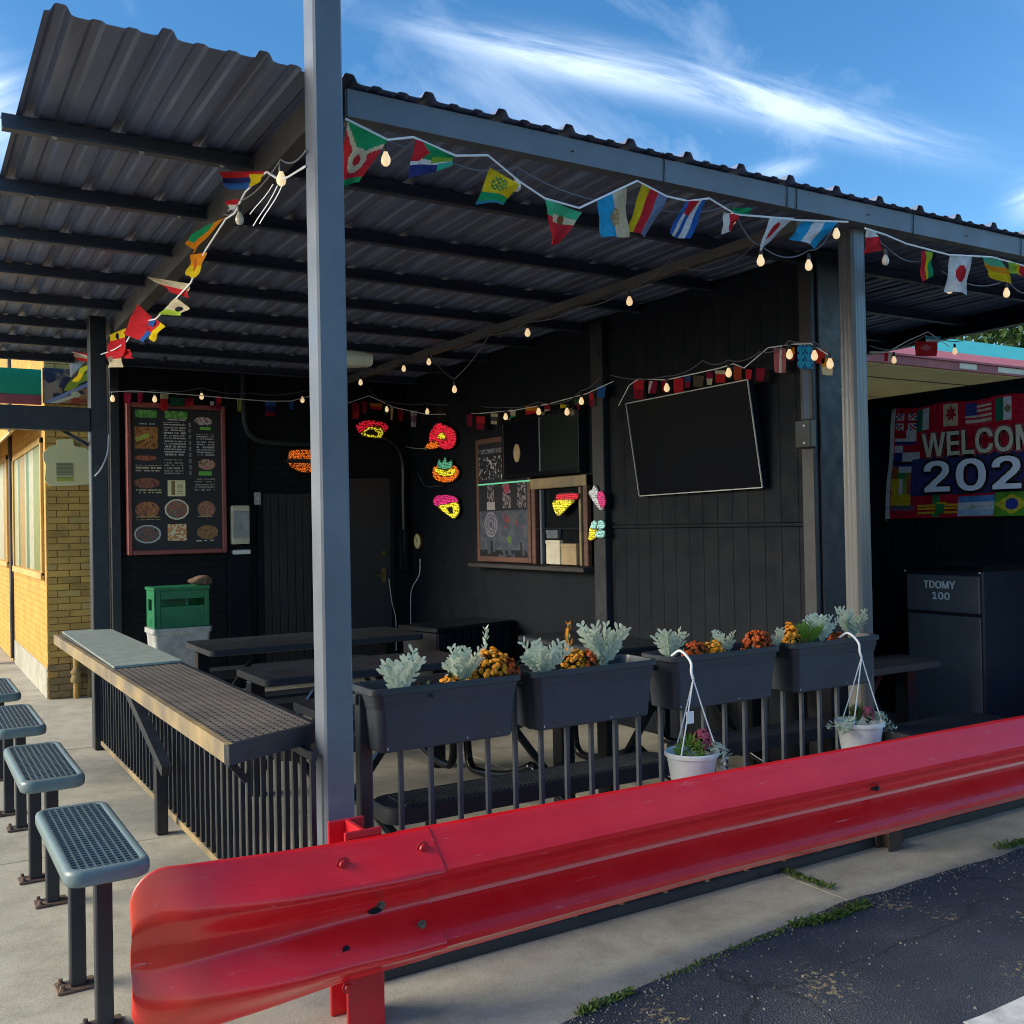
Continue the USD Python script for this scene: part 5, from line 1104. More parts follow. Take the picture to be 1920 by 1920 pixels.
deco('pizza_decoration', 'glowing pizza slice decoration with pink crust left of the chalk board', 'x', 4.97, [('crust', [(814, 938), (820, 930), (838, 928), (856, 932), (860, 942), (840, 946), (824, 950), (815, 945)], 'led_pink'), ('slice', [(824, 950), (848, 943), (858, 942), (863, 950), (862, 962), (855, 971), (848, 970)], 'led_yellow'), ('ink', [(840, 953), (850, 950), (852, 961), (846, 962)], 'led_black')], [('bead', [(817, 938), (838, 930), (856, 936), (838, 943)], 'led_red', 16)])
deco('burger_decoration', 'orange bun decoration half hidden by the corner column', 'y', 10.40, [('bun', [(539, 862), (541, 850), (548, 844), (600, 844), (604, 870), (580, 886), (556, 882), (542, 872)], 'led_orange'), ('band', [(539, 862), (604, 862), (604, 866), (540, 867)], 'led_black')], [('bead', [(545, 848), (600, 846), (600, 858), (545, 860)], 'led_red', 18)])
deco('slice_decoration', 'glowing yellow pizza slice decoration inside the serving window', 'x', 4.93, [('crust', [(1044, 936), (1048, 926), (1084, 925), (1082, 936), (1060, 938)], 'led_red'), ('slice', [(1038, 944), (1044, 938), (1078, 938), (1068, 950), (1050, 967), (1042, 958)], 'led_yellow')], [('bead', [(1044, 942), (1072, 941), (1052, 962)], 'led_black', 8)])
deco('icecream_decoration', 'glowing white and pink ice cream decoration right of the serving window', 'x', 4.92, [('cone', [(1106, 925), (1112, 917), (1116, 910), (1123, 920), (1123, 930), (1134, 950), (1127, 956), (1117, 944)], 'led_white'), ('scoop', [(1123, 925), (1130, 920), (1136, 930), (1137, 945), (1131, 953), (1124, 940)], 'led_pink')], [('bead', [(1124, 926), (1134, 926), (1134, 946), (1126, 944)], 'led_red', 8)])
deco('fruit_decoration', 'glowing mint and yellow fruit decoration below the ice cream one', 'x', 4.92, [('stem', [(1106, 1012), (1107, 992), (1115, 985), (1122, 1000), (1116, 1010)], 'led_yellow'), ('petal', [(1110, 990), (1112, 979), (1120, 977), (1120, 990)], 'led_mint'), ('petal', [(1123, 990), (1124, 977), (1134, 977), (1137, 987), (1130, 992)], 'led_mint'), ('petal', [(1120, 1004), (1124, 994), (1136, 995), (1136, 1006), (1126, 1008)], 'led_mint')], [])

# hanging pale lamp by the corner column
lmp = thing('pale_lamp', 'pale rounded paper lamp hung from the roof beside the corner column', 'lamp', at(678, 672, 'y', 6.4))
c = at(650, 673, 'y', 6.4)
part(lmp, 'shade', loft([[(c[0] + dx, c[1] + a * s, c[2] + b * s) for a, b in rrect(.085, .052, .045)] for dx, s in ((-.17, .75), (-.15, .95), (0, 1.02), (.10, .95), (.15, .8), (.155, .7))]), 'cream', smooth=50)
part(lmp, 'lip', loft([[(c[0] + dx, c[1] + a * s, c[2] + b * s) for a, b in rrect(.085, .052, .045)] for dx, s in ((.150, .84), (.162, .84), (.162, .70))]), 'cream', smooth=40)
part(lmp, 'cord', tube([c + [0, 0, .05], [c[0], c[1], zr(c[1]) - .1]], .004, 5), 'wire_dark')

# ---------------------------------------------------------------- litter bin
lb = thing('litter_bin', 'tall black litter bin with white lettering on its flap', 'bin', (6.75, 4.66, 0))
bx0, by0, by1 = 6.50, 4.33, 4.965
part(lb, 'body', cb(bx0, 7.06, by0, by1, .02, 1.26, .012), 'bin_steel')
part(lb, 'door', cb(bx0 - .010, bx0 - .001, by0 + .02, by1 - .02, .06, .93, .004), 'bin_front')
part(lb, 'flap', cb(bx0 - .018, bx0 - .002, by0 + .02, by1 - .02, .955, 1.22, .005), 'bin_front')
part(lb, 'hood', hull([(bx0 - .02, by0 - .01, 1.261), (bx0 - .02, by1 + .01, 1.261), (7.08, by0 - .01, 1.261), (7.08, by1 + .01, 1.261), (bx0 - .02, by0 - .01, 1.29), (bx0 - .02, by1 + .01, 1.29), (bx0 + .05, by0 + .2, 1.33), (7.08, by0 - .01, 1.30), (7.08, by1 + .01, 1.30), (7.0, by0 + .2, 1.34)]), 'black_gloss')
for y in (by0 + .01, by1 - .01): part(lb, 'rivet', tube([(bx0 - .018, y, 1.245), (bx0 - .024, y, 1.245)], .007, 6), 'white_paint')
part(lb, 'lettering', cat_(text('TDOMY', .052, (bx0 - .0185, 4.80, 1.125), (0, -1, 0), (0, 0, 1), .003, True, .26), text('100', .050, (bx0 - .0185, 4.735, 1.045), (0, -1, 0), (0, 0, 1), .003, True, .145)), 'white_paint')

# ---------------------------------------------------------------- welcome banner
bn = thing('welcome_banner', 'cloth banner of many flags reading WELCOME 2026 on the screen wall', 'banner', (7.1, 5, 1.6))
XB = 7.10
BTL, BBL = at(1674, 767, 'x', XB), at(1661, 973, 'x', XB); BW = 1.52; BTR = np.array([XB, BTL[1] - BW, 2.555]); BBR = np.array([XB, BTL[1] - BW + .02, 1.645])
W_, R_, B_, Y_, G_, K_ = (BR(c) for c in ((.62, .62, .62), (.50, .015, .035), (.02, .04, .22), (.62, .42, .02), (.02, .22, .07), (.02, .02, .03)))
def flagband(u, v):
    o = np.ones(u.shape + (3,)) * R_
    def rect(a, b, c, d): return (u >= a) & (u < b) & (v >= c) & (v < d)
    def put(a, b, c, d, f):
        m = rect(a, b, c, d)
        if m.any():
            uu, vv = (u[m] - a) / (b - a), (v[m] - c) / (d - c); q = o[m]; f(uu, vv, q); o[m] = q
    def bars(cols, vert=True):
        def f(uu, vv, q):
            k = np.clip(((uu if vert else vv) * len(cols)).astype(int), 0, len(cols) - 1); q[:] = np.array(cols)[k]
        return f
    def union(uu, vv, q):
        q[:] = B_; d = np.minimum(np.abs(uu - vv), np.abs(uu + vv - 1)); q[d < .16] = W_; q[d < .07] = R_; c = np.minimum(np.abs(uu - .5), np.abs(vv - .5)); q[c < .16] = W_; q[c < .09] = R_
    def stars(uu, vv, q):
        k = (vv * 9).astype(int); q[:] = np.where((k % 2 == 0)[:, None], BR((.52, .04, .06)), BR((.62, .50, .40))); m = (uu < .42) & (vv < .56); q[m] = BR((.05, .06, .25))
    def maple(uu, vv, q):
        q[:] = BR((.62, .48, .28)); d = np.hypot((uu - .5) * 1.0, vv - .45); q[(d < .28 + .07 * np.sin(np.arctan2(vv - .45, uu - .5) * 7))] = BR((.42, .03, .04)); q[np.abs(uu - .5) > .46] = R_
    def brazil(uu, vv, q):
        q[:] = BR((.10, .30, .03)); q[np.abs(uu - .5) / .48 + np.abs(vv - .5) / .44 < 1] = BR((.60, .50, .04)); q[np.hypot((uu - .5) * 1.3, vv - .5) < .24] = BR((.04, .06, .30))
    def mex(uu, vv, q):
        bars([BR((.02, .18, .10)), W_, R_])(uu, vv, q); q[np.hypot((uu - .5) * 1.2, vv - .5) < .16] = BR((.25, .2, .12))
    def port(uu, vv, q):
        q[:] = R_; q[(np.abs(uu - .5) < .09)] = G_; q[np.hypot(uu - .62, vv - .5) < .17] = Y_
    def arg(uu, vv, q):
        bars([BR((.10, .25, .55)), BR((.60, .62, .62)), BR((.35, .50, .70))], False)(uu, vv, q); q[np.hypot((uu - .4) * 1.2, vv - .55) < .12] = BR((.45, .5, .4))
    o[rect(0, .025, 0, 1)] = W_
    put(.03, .165, .05, .20, union); put(.03, .165, .20, .27, bars([R_, W_])); put(.03, .165, .27, .33, bars([W_, B_], False)); put(.03, .19, .335, .40, bars([W_, R_, R_]))
    put(.03, .19, .40, .48, bars([B_, W_, W_])); put(.03, .17, .48, .53, bars([K_, B_], False)); put(.03, .07, .53, .64, bars([BR((.42, .10, .03))])); put(.07, .19, .53, .585, bars([W_, W_], False)); put(.07, .17, .585, .66, bars([G_, BR((.3, .2, .04))], True))
    put(.03, .15, .64, .88, bars([Y_, Y_, W_, BR((.25, .30, .06)), BR((.45, .10, .05))])); put(.03, .15, .78, .88, bars([Y_]))
    put(.165, .21, .02, .22, bars([BR((.02, .12, .09)), G_])); put(.20, .31, .02, .21, bars([W_, R_, R_])); put(.32, .41, .02, .21, maple); put(.45, .59, .02, .21, stars); put(.61, .74, .02, .21, mex); put(.78, .90, .02, .21, union)
    m = rect(.15, 1, .46, .80); o[m] = BR((.045, .05, .17)); put(.45, .47, .5, .74, bars([BR((.30, .03, .08))]))
    put(.03, .17, .88, .93, bars([BR((.12, .10, .13))])); put(.17, .42, .80, .99, port); put(.42, .62, .82, .99, arg); put(.62, .80, .80, 1, brazil); put(.80, 1, .82, .99, bars([B_, W_, R_]))
    put(.19, .42, .88, .96, lambda uu, vv, q: q.__setitem__(slice(None), np.where((np.abs(uu - .55) < .12)[:, None], G_, np.where(((vv * 5).astype(int) % 2 == 0)[:, None], Y_, R_))))
    n = meshkit.noise(np.stack([u * 60, v * 45, u * 0], -1), 6); return np.clip(o * 1.4 * (.78 + .38 * n)[..., None], 0, .86)
def bcorner(u, v):
    u, v = u[..., None], v[..., None]; p = BTL * (1 - u) * (1 - v) + BTR * u * (1 - v) + BBR * u * v + BBL * (1 - u) * v
    return p + np.array([-1., 0, 0]) * (.008 + .010 * np.sin(u * 9 + v * 2) * v + .006 * np.sin(v * 11 + u * 4)) + np.array([0, 0, 1.]) * (-.018 * np.sin(u * math.pi * 3) ** 2 * (1 - v))
sheet(bn, 'cloth', bcorner, 190, 110, flagband, 'printed_cloth')
def wtext(s, h, px, py, width, z, m, nm, off):
    p = at(px, py, 'x', XB); part(bn, nm, text(s, h, (XB - off, p[1], p[2] if z is None else z), (0, -1, 0), (0, 0, 1), .004, True, width), m)
wy0 = at(1734, 862, 'x', XB); wy1 = at(1731, 922, 'x', XB)
part(bn, 'letter_outline', cat_(*[text('WELCOME', .178, (XB - .032, wy0[1] + dy, wy0[2] + .022 + dz), (0, -1, 0), (0, 0, 1), .003, True, 1.10) for dy in (-.012, .012) for dz in (-.014, .010)]), 'red_fascia')
part(bn, 'lettering', text('WELCOME', .178, (XB - .037, wy0[1], wy0[2] + .022), (0, -1, 0), (0, 0, 1), .004, True, 1.10), 'cream')
part(bn, 'number_outline', cat_(*[text('2026', .232, (XB - .034, wy1[1] + dy, wy1[2] + dz), (0, -1, 0), (0, 0, 1), .003, True, 1.12) for dy in (-.016, .016) for dz in (-.016, .014)]), 'led_black')
mat('numeral_white', (.74, .78, .86), .7)
part(bn, 'lettering', text('2026', .232, (XB - .040, wy1[1], wy1[2]), (0, -1, 0), (0, 0, 1), .004, True, 1.12), 'numeral_white')
for p in (BTL, BBL): part(bn, 'grommet', plate(Point(0, 0).buffer(.015, 8).difference(Point(0, 0).buffer(.007, 8)), p + [-.02, -.02, -.015], (0, -1, 0), (0, 0, 1), .003), 'brass')

# ---------------------------------------------------------------- string lights and bunting
def bulb(parent, p, lit=True, s=1.0):
    p = np.array(p, float)
    k = part(parent, 'socket', lathe([(0, .045 * s), (.012 * s, .045 * s), (.015 * s, .02 * s), (.014 * s, 0), (0, 0)], p, 8), 'socket_black')
    part(parent, 'bulb', lathe([(.011 * s, .002 * s), (.015 * s, -.010 * s), (.025 * s, -.032 * s), (.028 * s, -.048 * s), (.024 * s, -.066 * s), (.012 * s, -.078 * s), (0, -.081 * s)], p, 10), 'bulb_glow' if lit else 'bulb_off', smooth=True)
def lights(label, pts, lit, drop=.05, s=1.0, r=.004):
    """A cable sagging from bulb to bulb."""
    pts = [np.array(p, float) for p in pts]
    t = thing('string_lights', label, 'string lights', pts[0])
    L = [p + [0, 0, .05 * s] for p in pts]; C = []
    for a, b in zip(L[:-1], L[1:]):
        for q in np.linspace(0, 1, 9, endpoint=False): C.append(a * (1 - q) + b * q + np.array([0, 0, -drop * 4 * q * (1 - q) * (1 if np.linalg.norm(b - a) > .25 else .3)]))
    part(t, 'cable', tube(np.array(C + [L[-1]]), r, 5), 'wire_dark', smooth=True)
    for k, p in enumerate(pts):
        if lit[k] is not None: bulb(t, p, lit[k], s * .72)
    return t
A = lambda pts, ax, v: [at(x, y, ax, v) for x, y in pts]
lights('front string of clear bulbs hanging under the grey channel', A(((642, 275), (723, 285), (800, 300), (968, 335), (1200, 400), (1372, 400), (1426, 478), (1516, 487), (1568, 428)), 'y', 3.70), [None, True, None, False, None, True, True, True, True])
lights('short bulb string right of the reeded column under the roof', A(((1640, 450), (1660, 478), (1742, 500), (1780, 532), (1887, 540), (1950, 560)), 'y', 3.62), [None, False, False, True, True, None])
mid = [(1420, 470, 4.1), (1340, 520, 4.3), (1255, 505, 4.6), (1180, 556, 5.1), (1085, 590, 5.6), (989, 616, 6.2), (918, 640, 6.7), (852, 723, 7.2), (804, 672, 8.0), (757, 685, 8.6), (676, 711, 9.2)]
lights('string of warm bulbs along the middle beam towards the back', [at(x, y, 'y', v) for x, y, v in mid], [None, None, None, True, None, True, None, True, True, True, True], .03, 1.05)
lights('bulb string along the top of the food menu on the back wall', A(((204, 736), (211, 741), (290, 742), (378, 737), (470, 747), (567, 744), (600, 735)), 'y', 10.33), [None, True, True, True, None, True, None], .03, 1.15)
lights('bulb string sagging across the far corner above the decorations', [at(x, y, 'y', v) for x, y, v in ((690, 740, 10.3), (725, 762, 10.1), (801, 766, 9.8), (876, 765, 9.2))] + A(((948, 775), (1010, 765), (1063, 765), (1090, 745), (1126, 720)), 'x', 4.88), [None, True, True, True, True, True, True, True, None], .02, 1.1)
lights('bulb string above the television on the side wall', A(((1145, 716), (1250, 719), (1318, 690), (1366, 690), (1425, 675), (1480, 655), (1527, 657), (1556, 672)), 'x', 4.88), [None, True, None, True, None, True, True, True], .03, 1.1)
lights('two bulbs strung in front of the red fascia at the right', A(((1630, 660), (1676, 668), (1735, 640), (1790, 652), (1830, 640)), 'y', 5.2), [None, True, None, True, None], .01, 1.0)

def stripes(*cols, vert=False):
    def f(u, v):
        k = np.clip(((u if vert else v) * len(cols)).astype(int), 0, len(cols) - 1); return np.array(cols)[k] * (.85 + .25 * meshkit.noise(np.stack([u * 14, v * 14, u * 0], -1), len(cols)))[..., None]
    return f
def over(base, *ops):
    def f(u, v):
        o = base(u, v)
        for m, c in ops: o[m(u, v)] = c
        return o
    return f
RED, WHT, BLU, GRN, YEL, BLK, ORG, SKY, CRM, NAV = (BR(c) for c in ((.55, .03, .04), (.66, .66, .66), (.03, .12, .40), (.02, .30, .12), (.68, .50, .02), (.02, .02, .025), (.68, .24, .02), (.03, .32, .58), (.58, .50, .34), (.03, .04, .16)))
disc = lambda cu, cv, r: (lambda u, v: np.hypot(u - cu, v - cv) < r)
def bunting(label, tape, flags, r=.0048, normal=(0, 1, 0), n=32, matname='tape_white'):
    t = thing('bunting', label, 'bunting', tape[0])
    C = np.array(tape)
    part(t, 'tape', tube(C, r, 4), matname)
    for k, (q, fn) in enumerate(flags):
        sheet(t, 'flag', quad_sheet(*q, bulge=.020 if n > 12 else .006, seed=k * 2.3 + len(label), normal=normal), n, n, fn)
YF = 3.66
def Q(*p, ax='y', v=YF): return [at(x, y, ax, v) for x, y in p]
front = [(Q((652, 226), (727, 262), (672, 342), (630, 352)), over(stripes(RED), (lambda u, v: (v < .42 - .42 * np.abs(u - .55) * 1.6), GRN), (lambda u, v: np.abs(v - (.48 - .7 * np.abs(u - .55))) < .06, CRM), (disc(.5, .55, .24), CRM), (disc(.5, .55, .10), RED), (lambda u, v: v > .88, GRN))),
         (Q((780, 258), (852, 292), (846, 312), (761, 338)), over(stripes(GRN, GRN, GRN, WHT, NAV, NAV), (lambda u, v: (u < .42) & (v < .55) & (u * 1.1 < .45 - np.abs(v - .3)), RED), (lambda u, v: (u > .5) & (np.abs(v - .5 + .4 * (u - .5)) < .12), BR((.25, .45, .05))), (lambda u, v: (u > .7) & (v > .6), BR((.05, .45, .30))))),
         (Q((919, 314), (974, 346), (946, 383), (897, 380)), over(stripes(YEL, YEL, YEL, YEL, GRN, GRN), (lambda u, v: (np.hypot(u - .45, v - .33) < .25) & (np.sin(u * 40) * np.sin(v * 37) > -.2), BR((.12, .22, .06))), (lambda u, v: v > .9, BR((.03, .2, .3))))),
         (Q((1021, 373), (1091, 399), (1046, 458), (1033, 458)), over(stripes(BR((.06, .42, .22)), RED, RED), (lambda u, v: (np.abs(v - .34) < .10 - .0 * u) & (u > .25), CRM), (lambda u, v: (np.hypot(u - .55, v - .35) < .12), BR((.2, .08, .04))))),
         (Q((1120, 374), (1175, 352), (1181, 444), (1127, 446)), over(stripes(SKY, CRM, vert=True), (lambda u, v: (np.hypot(u - .55, v - .55) < .2) & (np.sin(u * 45) * np.sin(v * 33) > -.3), BR((.35, .27, .12))))),
         (Q((1204, 343), (1252, 370), (1209, 446), (1180, 428)), stripes(YEL, RED, BR((.16, .20, .32)), vert=True)),
         (Q((1288, 374), (1324, 374), (1292, 448), (1248, 440)), over(stripes(BLU, WHT, BLU, WHT, BLU, vert=True), (lambda u, v: (v < .42) & (np.abs(u - .4) < .30 * (1 - v)), RED))),
         (Q((1357, 398), (1388, 403), (1374, 432), (1358, 438)), stripes(WHT, RED, RED, vert=True)), (Q((1372, 390), (1405, 389), (1404, 401), (1376, 403)), stripes(GRN)),
         (Q((1444, 406), (1490, 408), (1432, 462), (1420, 472)), over(stripes(WHT), (disc(.5, .45, .26), RED))),
         (Q((1503, 416), (1570, 417), (1530, 466), (1486, 446)), stripes(SKY, WHT, SKY, vert=True))]
bunting('front bunting of world flags under the grey channel left of the reeded column', Q((648, 223), (655, 226), (727, 262), (775, 257), (855, 292), (915, 291), (975, 341), (1022, 372), (1086, 390), (1195, 339), (1250, 368), (1290, 377), (1330, 372), (1380, 402), (1440, 407), (1500, 413), (1590, 416)), front)
right = [(Q((1624, 428), (1638, 432), (1656, 470), (1622, 474), v=3.58), stripes(WHT, RED, RED)), (Q((1727, 470), (1757, 474), (1762, 514), (1722, 530), v=3.58), over(stripes(RED, YEL, GRN, BLK, vert=True), (disc(.5, .15, .25), BR((.35, .5, .05))))), (Q((1782, 477), (1822, 479), (1816, 552), (1777, 546), v=3.58), over(stripes(WHT), (disc(.5, .5, .22), RED))),
         (Q((1840, 481), (1876, 486), (1896, 534), (1850, 514), v=3.58), stripes(BR((.10, .42, .25)), ORG, YEL)), (Q((1890, 487), (1922, 500), (1928, 518), (1892, 514), v=3.58), stripes(BR((.25, .40, .05)), YEL, RED, vert=True))]
bunting('front bunting of world flags right of the reeded column', Q((1622, 428), (1660, 440), (1700, 457), (1780, 478), (1860, 482), (1940, 504), v=3.58), right)
def QX(*p): return [at(x, y, 'x', xx_) for x, y, xx_ in p]
def L4(*p): return [at(x, y, 'x', 1.325) for x, y in p]
left = [(L4((498, 321), (408, 322), (432, 356), (487, 350)), over(stripes(RED, NAV, BLU), (lambda u, v: (u < .28) & (v > .2), YEL))), (L4((446, 373), (422, 377), (424, 396), (445, 394)), stripes(RED, WHT)),
        (L4((424, 407), (384, 424), (350, 455), (362, 476)), over(stripes(ORG), (lambda u, v: (u > .55) & (v < .8), GRN))), (L4((388, 473), (356, 478), (348, 516), (370, 522)), over(stripes(ORG, YEL, vert=False), (disc(.5, .5, .3), BR((.5, .12, .02))))),
        (L4((356, 532), (276, 519), (312, 542), (346, 559)), stripes(CRM, RED)), (L4((330, 558), (356, 578), (342, 592), (304, 590)), over(stripes(CRM, CRM, BR((.3, .45, .05))), (disc(.5, .5, .18), BLK))),
        (L4((257, 569), (292, 602), (266, 642), (230, 622)), over(stripes(RED), (lambda u, v: u > .82, BLU))), (L4((290, 596), (310, 612), (288, 641), (271, 620)), stripes(RED, YEL, vert=True)), (L4((236, 615), (205, 628), (204, 660), (238, 668)), over(stripes(YEL, RED, RED), (disc(.5, .22, .15), BLK))), (L4((228, 655), (198, 662), (200, 690), (224, 688)), over(stripes(RED, CRM), (disc(.6, .5, .2), BR((.2, .2, .15))))),
        (L4((245, 655), (226, 655), (236, 672), (250, 672)), stripes(RED))]
bunting('bunting along the left side beam to the far column', [at(612, 268, 'y', 3.90)] + L4((572, 312), (540, 332), (520, 335), (500, 322), (460, 360), (440, 400), (424, 410), (385, 470), (358, 530), (330, 560), (292, 598), (258, 605), (238, 640), (215, 655), (180, 668)), left, normal=(1, 0, 0))
sl_ = thing('paper_streamers', 'white paper streamers hanging beside a bulb at the left beam', 'streamer', at(520, 345, 'x', 1.325))
for a, b in (((512, 345), (470, 402)), ((520, 348), (476, 424)), ((530, 345), (488, 420))): 
    p, q = at(*a, 'x', 1.325), at(*b, 'x', 1.325); part(sl_, 'strip', blade(np.linspace(p, q, 6) + np.c_[.004 * np.sin(np.arange(6)), np.zeros(6), np.zeros(6)], [.006] * 6, (0, .9, .4)), 'tape_white')
lights('two bulbs on the bunting of the left side beam', L4((575, 306), (527, 322), (449, 398), (420, 420)), [None, True, False, None], .03)
bunting('bunting ends blowing left of the far column', L4((180, 668), (165, 668), (135, 660)), [(L4((172, 664), (134, 658), (150, 676), (170, 680)), stripes(RED, CRM, RED)), (L4((170, 682), (150, 690), (134, 714), (144, 716)), stripes(BR((.40, .45, .03)), YEL))], normal=(1, 0, 0))
def small(ax, v, *fl): return [(Q((x0, y0), (x1, y0 + 1), (x1 - 2, y1), (x0 + 1, y1 - 1), ax=ax, v=v), c) for x0, x1, y0, y1, c in fl]
DR = BR((.28, .02, .05))
bunting('small bunting in front of the food menu on the back wall', A(((204, 735), (250, 733), (300, 736), (380, 742), (446, 748), (500, 752), (545, 752), (600, 738)), 'y', 10.3), small('y', 10.3, (232, 246, 736, 757, stripes(DR)), (258, 268, 736, 757, stripes(DR)), (300, 316, 738, 770, stripes(CRM, RED, RED)), (318, 345, 745, 762, stripes(BR((.02, .10, .06)))), (346, 364, 746, 762, stripes(DR, RED)), (394, 402, 752, 768, stripes(WHT, DR)), (404, 416, 742, 768, stripes(RED, DR)), (444, 453, 746, 772, stripes(BR((.38, .42, .1)))), (497, 518, 752, 781, stripes(BLU, NAV, DR)), (542, 551, 752, 768, stripes(BLU))), .004, n=10)
bunting('small bunting sagging across the far corner', [at(x, y, 'y', v) for x, y, v in ((640, 760, 10.35), (692, 742, 10.3), (740, 764, 10.1), (800, 777, 9.8), (870, 776, 9.3))] + A(((900, 775), (960, 770), (1030, 757), (1100, 738), (1150, 715)), 'x', 4.9),
        small('y', 10.1, (678, 688, 752, 776, stripes(DR)), (720, 729, 762, 780, stripes(BR((.03, .10, .05)))), (790, 801, 776, 800, stripes(DR, RED)), (815, 828, 778, 806, stripes(BR((.26, .02, .06)))), (834, 844, 778, 800, stripes(BR((.05, .06, .14)))), (660, 674, 756, 786, stripes(DR, RED)), (694, 717, 756, 768, stripes(ORG, RED)), (732, 738, 762, 788, stripes(CRM)), (745, 756, 765, 790, stripes(DR)), (770, 782, 770, 801, stripes(WHT, BR((.4, .2, .35)), WHT)), (852, 869, 778, 812, stripes(BR((.32, .02, .10))))) + small('x', 4.9, (875, 886, 777, 800, stripes(DR)), (920, 934, 775, 796, stripes(CRM, BR((.1, .1, .1)), CRM)), (1020, 1032, 758, 778, stripes(DR, CRM)), (1076, 1088, 748, 768, stripes(BR((.05, .12, .06)), DR)), (893, 909, 780, 806, stripes(RED, DR)), (956, 967, 768, 790, stripes(CRM, GRN)), (985, 1012, 762, 779, stripes(ORG, RED)), (1050, 1066, 758, 770, stripes(YEL)), (1104, 1114, 736, 763, stripes(RED, DR)), (1119, 1136, 722, 746, stripes(BLU))), .004, n=10)
bunting('bunting of red and blue flags above the television', A(((1160, 760), (1180, 722), (1197, 711), (1250, 712), (1305, 700), (1350, 690), (1375, 682), (1395, 690), (1440, 652), (1490, 645), (1520, 644), (1560, 670)), 'x', 4.9), small('x', 4.9, (1240, 1254, 712, 736, stripes(DR)), (1284, 1296, 704, 728, stripes(BR((.04, .08, .2)), DR)), (1324, 1336, 698, 722, stripes(DR, CRM)), (1364, 1373, 688, 710, stripes(BR((.05, .15, .07)))), (1398, 1410, 692, 716, stripes(RED)), (1478, 1490, 650, 676, stripes(ORG, DR)), (1188, 1208, 712, 749, stripes(RED, DR)), (1215, 1232, 714, 738, over(stripes(DR), (lambda u, v: np.abs(u - .4 + v * .4) < .15, WHT))), (1262, 1282, 708, 738, stripes(RED)), (1300, 1320, 704, 726, stripes(BR((.12, .10, .07)))), (1340, 1360, 694, 718, stripes(CRM, RED, RED)), (1375, 1392, 686, 714, stripes(BR((.35, .06, .03)))), (1418, 1434, 690, 716, stripes(DR)), (1450, 1474, 652, 699, stripes(BR((.5, .15, .17)), BR((.5, .15, .17)), WHT, BR((.5, .15, .17)), vert=True)), (1495, 1526, 646, 692, over(stripes(SKY), (lambda u, v: np.sin(u * 25) * np.sin(v * 21) > .5, NAV))), (1530, 1548, 655, 682, stripes(BR((.35, .03, .02)))), (1540, 1562, 672, 704, stripes(ORG, CRM))), .004, n=10)
bunting('bunting crossing in front of the red fascia at the right', A(((1630, 660), (1665, 660), (1700, 640), (1740, 622), (1780, 650)), 'y', 5.25), small('y', 5.25, (1658, 1672, 660, 678, stripes(RED, WHT, vert=True)), (1715, 1758, 640, 668, over(stripes(RED), (disc(.5, .4, .2), BR((.5, .15, .2))))), (1735, 1765, 630, 642, stripes(SKY, WHT))), .004, n=10)

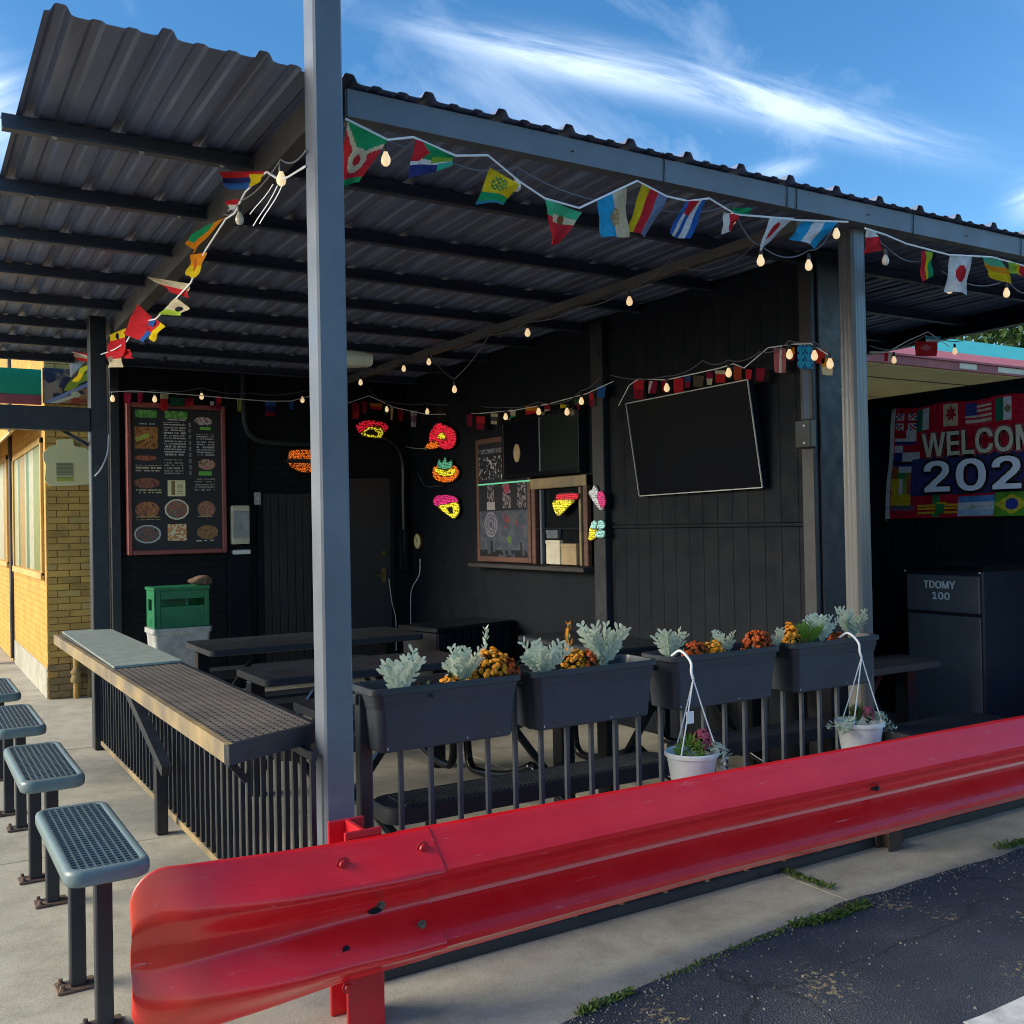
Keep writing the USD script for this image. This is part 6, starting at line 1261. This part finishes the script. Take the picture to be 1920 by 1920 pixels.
# ---------------------------------------------------------------- weeds and litter along the pavement edge
def weeds(label, pts, n, h, spread, seed, m='weed_leaf', name='weed_patch', cat='weeds'):
    r = np.random.default_rng(seed); pts = np.array(pts, float); L = []
    for i in range(n):
        k = r.uniform(0, len(pts) - 1.001); j = int(k); b = pts[j] * (1 - k + j) + pts[j + 1] * (k - j); b = np.array([b[0], b[1], .004]) + np.r_[r.normal(size=2) * spread, 0]
        a = r.uniform(0, 6.28); t = r.uniform(.2, 1.6); d = np.array([math.cos(a) * t, math.sin(a) * t, 1.]); d /= np.linalg.norm(d); ll = h * r.uniform(.3, 1.); sd = np.cross(d, r.normal(size=3)); sd /= np.linalg.norm(sd)
        L.append(blade(b + np.outer(np.array([0, .5, .8, 1]) * ll, d) + np.outer([0, 0, -.1 * ll, -.25 * ll], [0, 0, 1]), [.0015, .004, .004, .0008], sd))
    single(name, cat_(*L), m, label, cat, kind='stuff')
G0 = lambda *p: [at(x, y, 'z', 0)[:2] for x, y in p]
weeds('green weeds at the end of the pavement joint by the asphalt', G0((1490, 1738), (1530, 1732), (1560, 1725), (1590, 1712), (1628, 1698)), 420, .05, .012, 61)
weeds('weeds growing in the pavement joint under the red rail', G0((1440, 1625), (1480, 1640), (1520, 1655), (1560, 1668)), 260, .04, .012, 62)
weeds('weeds at the asphalt edge by the right picture edge', G0((1868, 1592), (1900, 1588), (1935, 1578)), 160, .05, .012, 63)
weeds('thin weeds along the asphalt edge at the bottom of the picture', G0((1085, 1905), (1130, 1885), (1190, 1862)), 200, .035, .010, 64)
weeds('sparse weeds along the middle of the asphalt edge', G0((1240, 1840), (1330, 1800), (1420, 1765), (1480, 1742)), 150, .025, .010, 66)
weeds('dry leaves heaped at the foot of the rail post', G0((1625, 1580), (1655, 1583), (1685, 1578)), 200, .04, .02, 65, 'dry_leaf', 'leaf_litter', 'leaves')

# loose stones and flakes on the asphalt and pavement
r = np.random.default_rng(77); L = []; ico = trimesh.creation.icosphere(0, 1.0); oct_v = np.array([[1, 0, 0], [-1, 0, 0], [0, 1, 0], [0, -1, 0], [0, 0, 1], [0, 0, -1.]]); oct_f = np.array([[0, 2, 4], [2, 1, 4], [1, 3, 4], [3, 0, 4], [2, 0, 5], [1, 2, 5], [3, 1, 5], [0, 3, 5]])
for i in range(1500):
    x = r.uniform(1.2, 5.4); e = float(ragged_edge(np.array([x]))[0]); y = e - abs(r.normal()) * (.05 if r.random() < .5 else .45)
    sz = .0022 + .004 * r.random() ** 4
    L.append((oct_v * sz * r.uniform(.6, 1.3, 3) + r.normal(size=(6, 3)) * sz * .15 + [x, y, .004 + sz * .4], oct_f))
single('loose_gravel', cat_(*L), 'gravel_pale', 'loose pale grit scattered over the asphalt and its edge', 'gravel', kind='stuff')
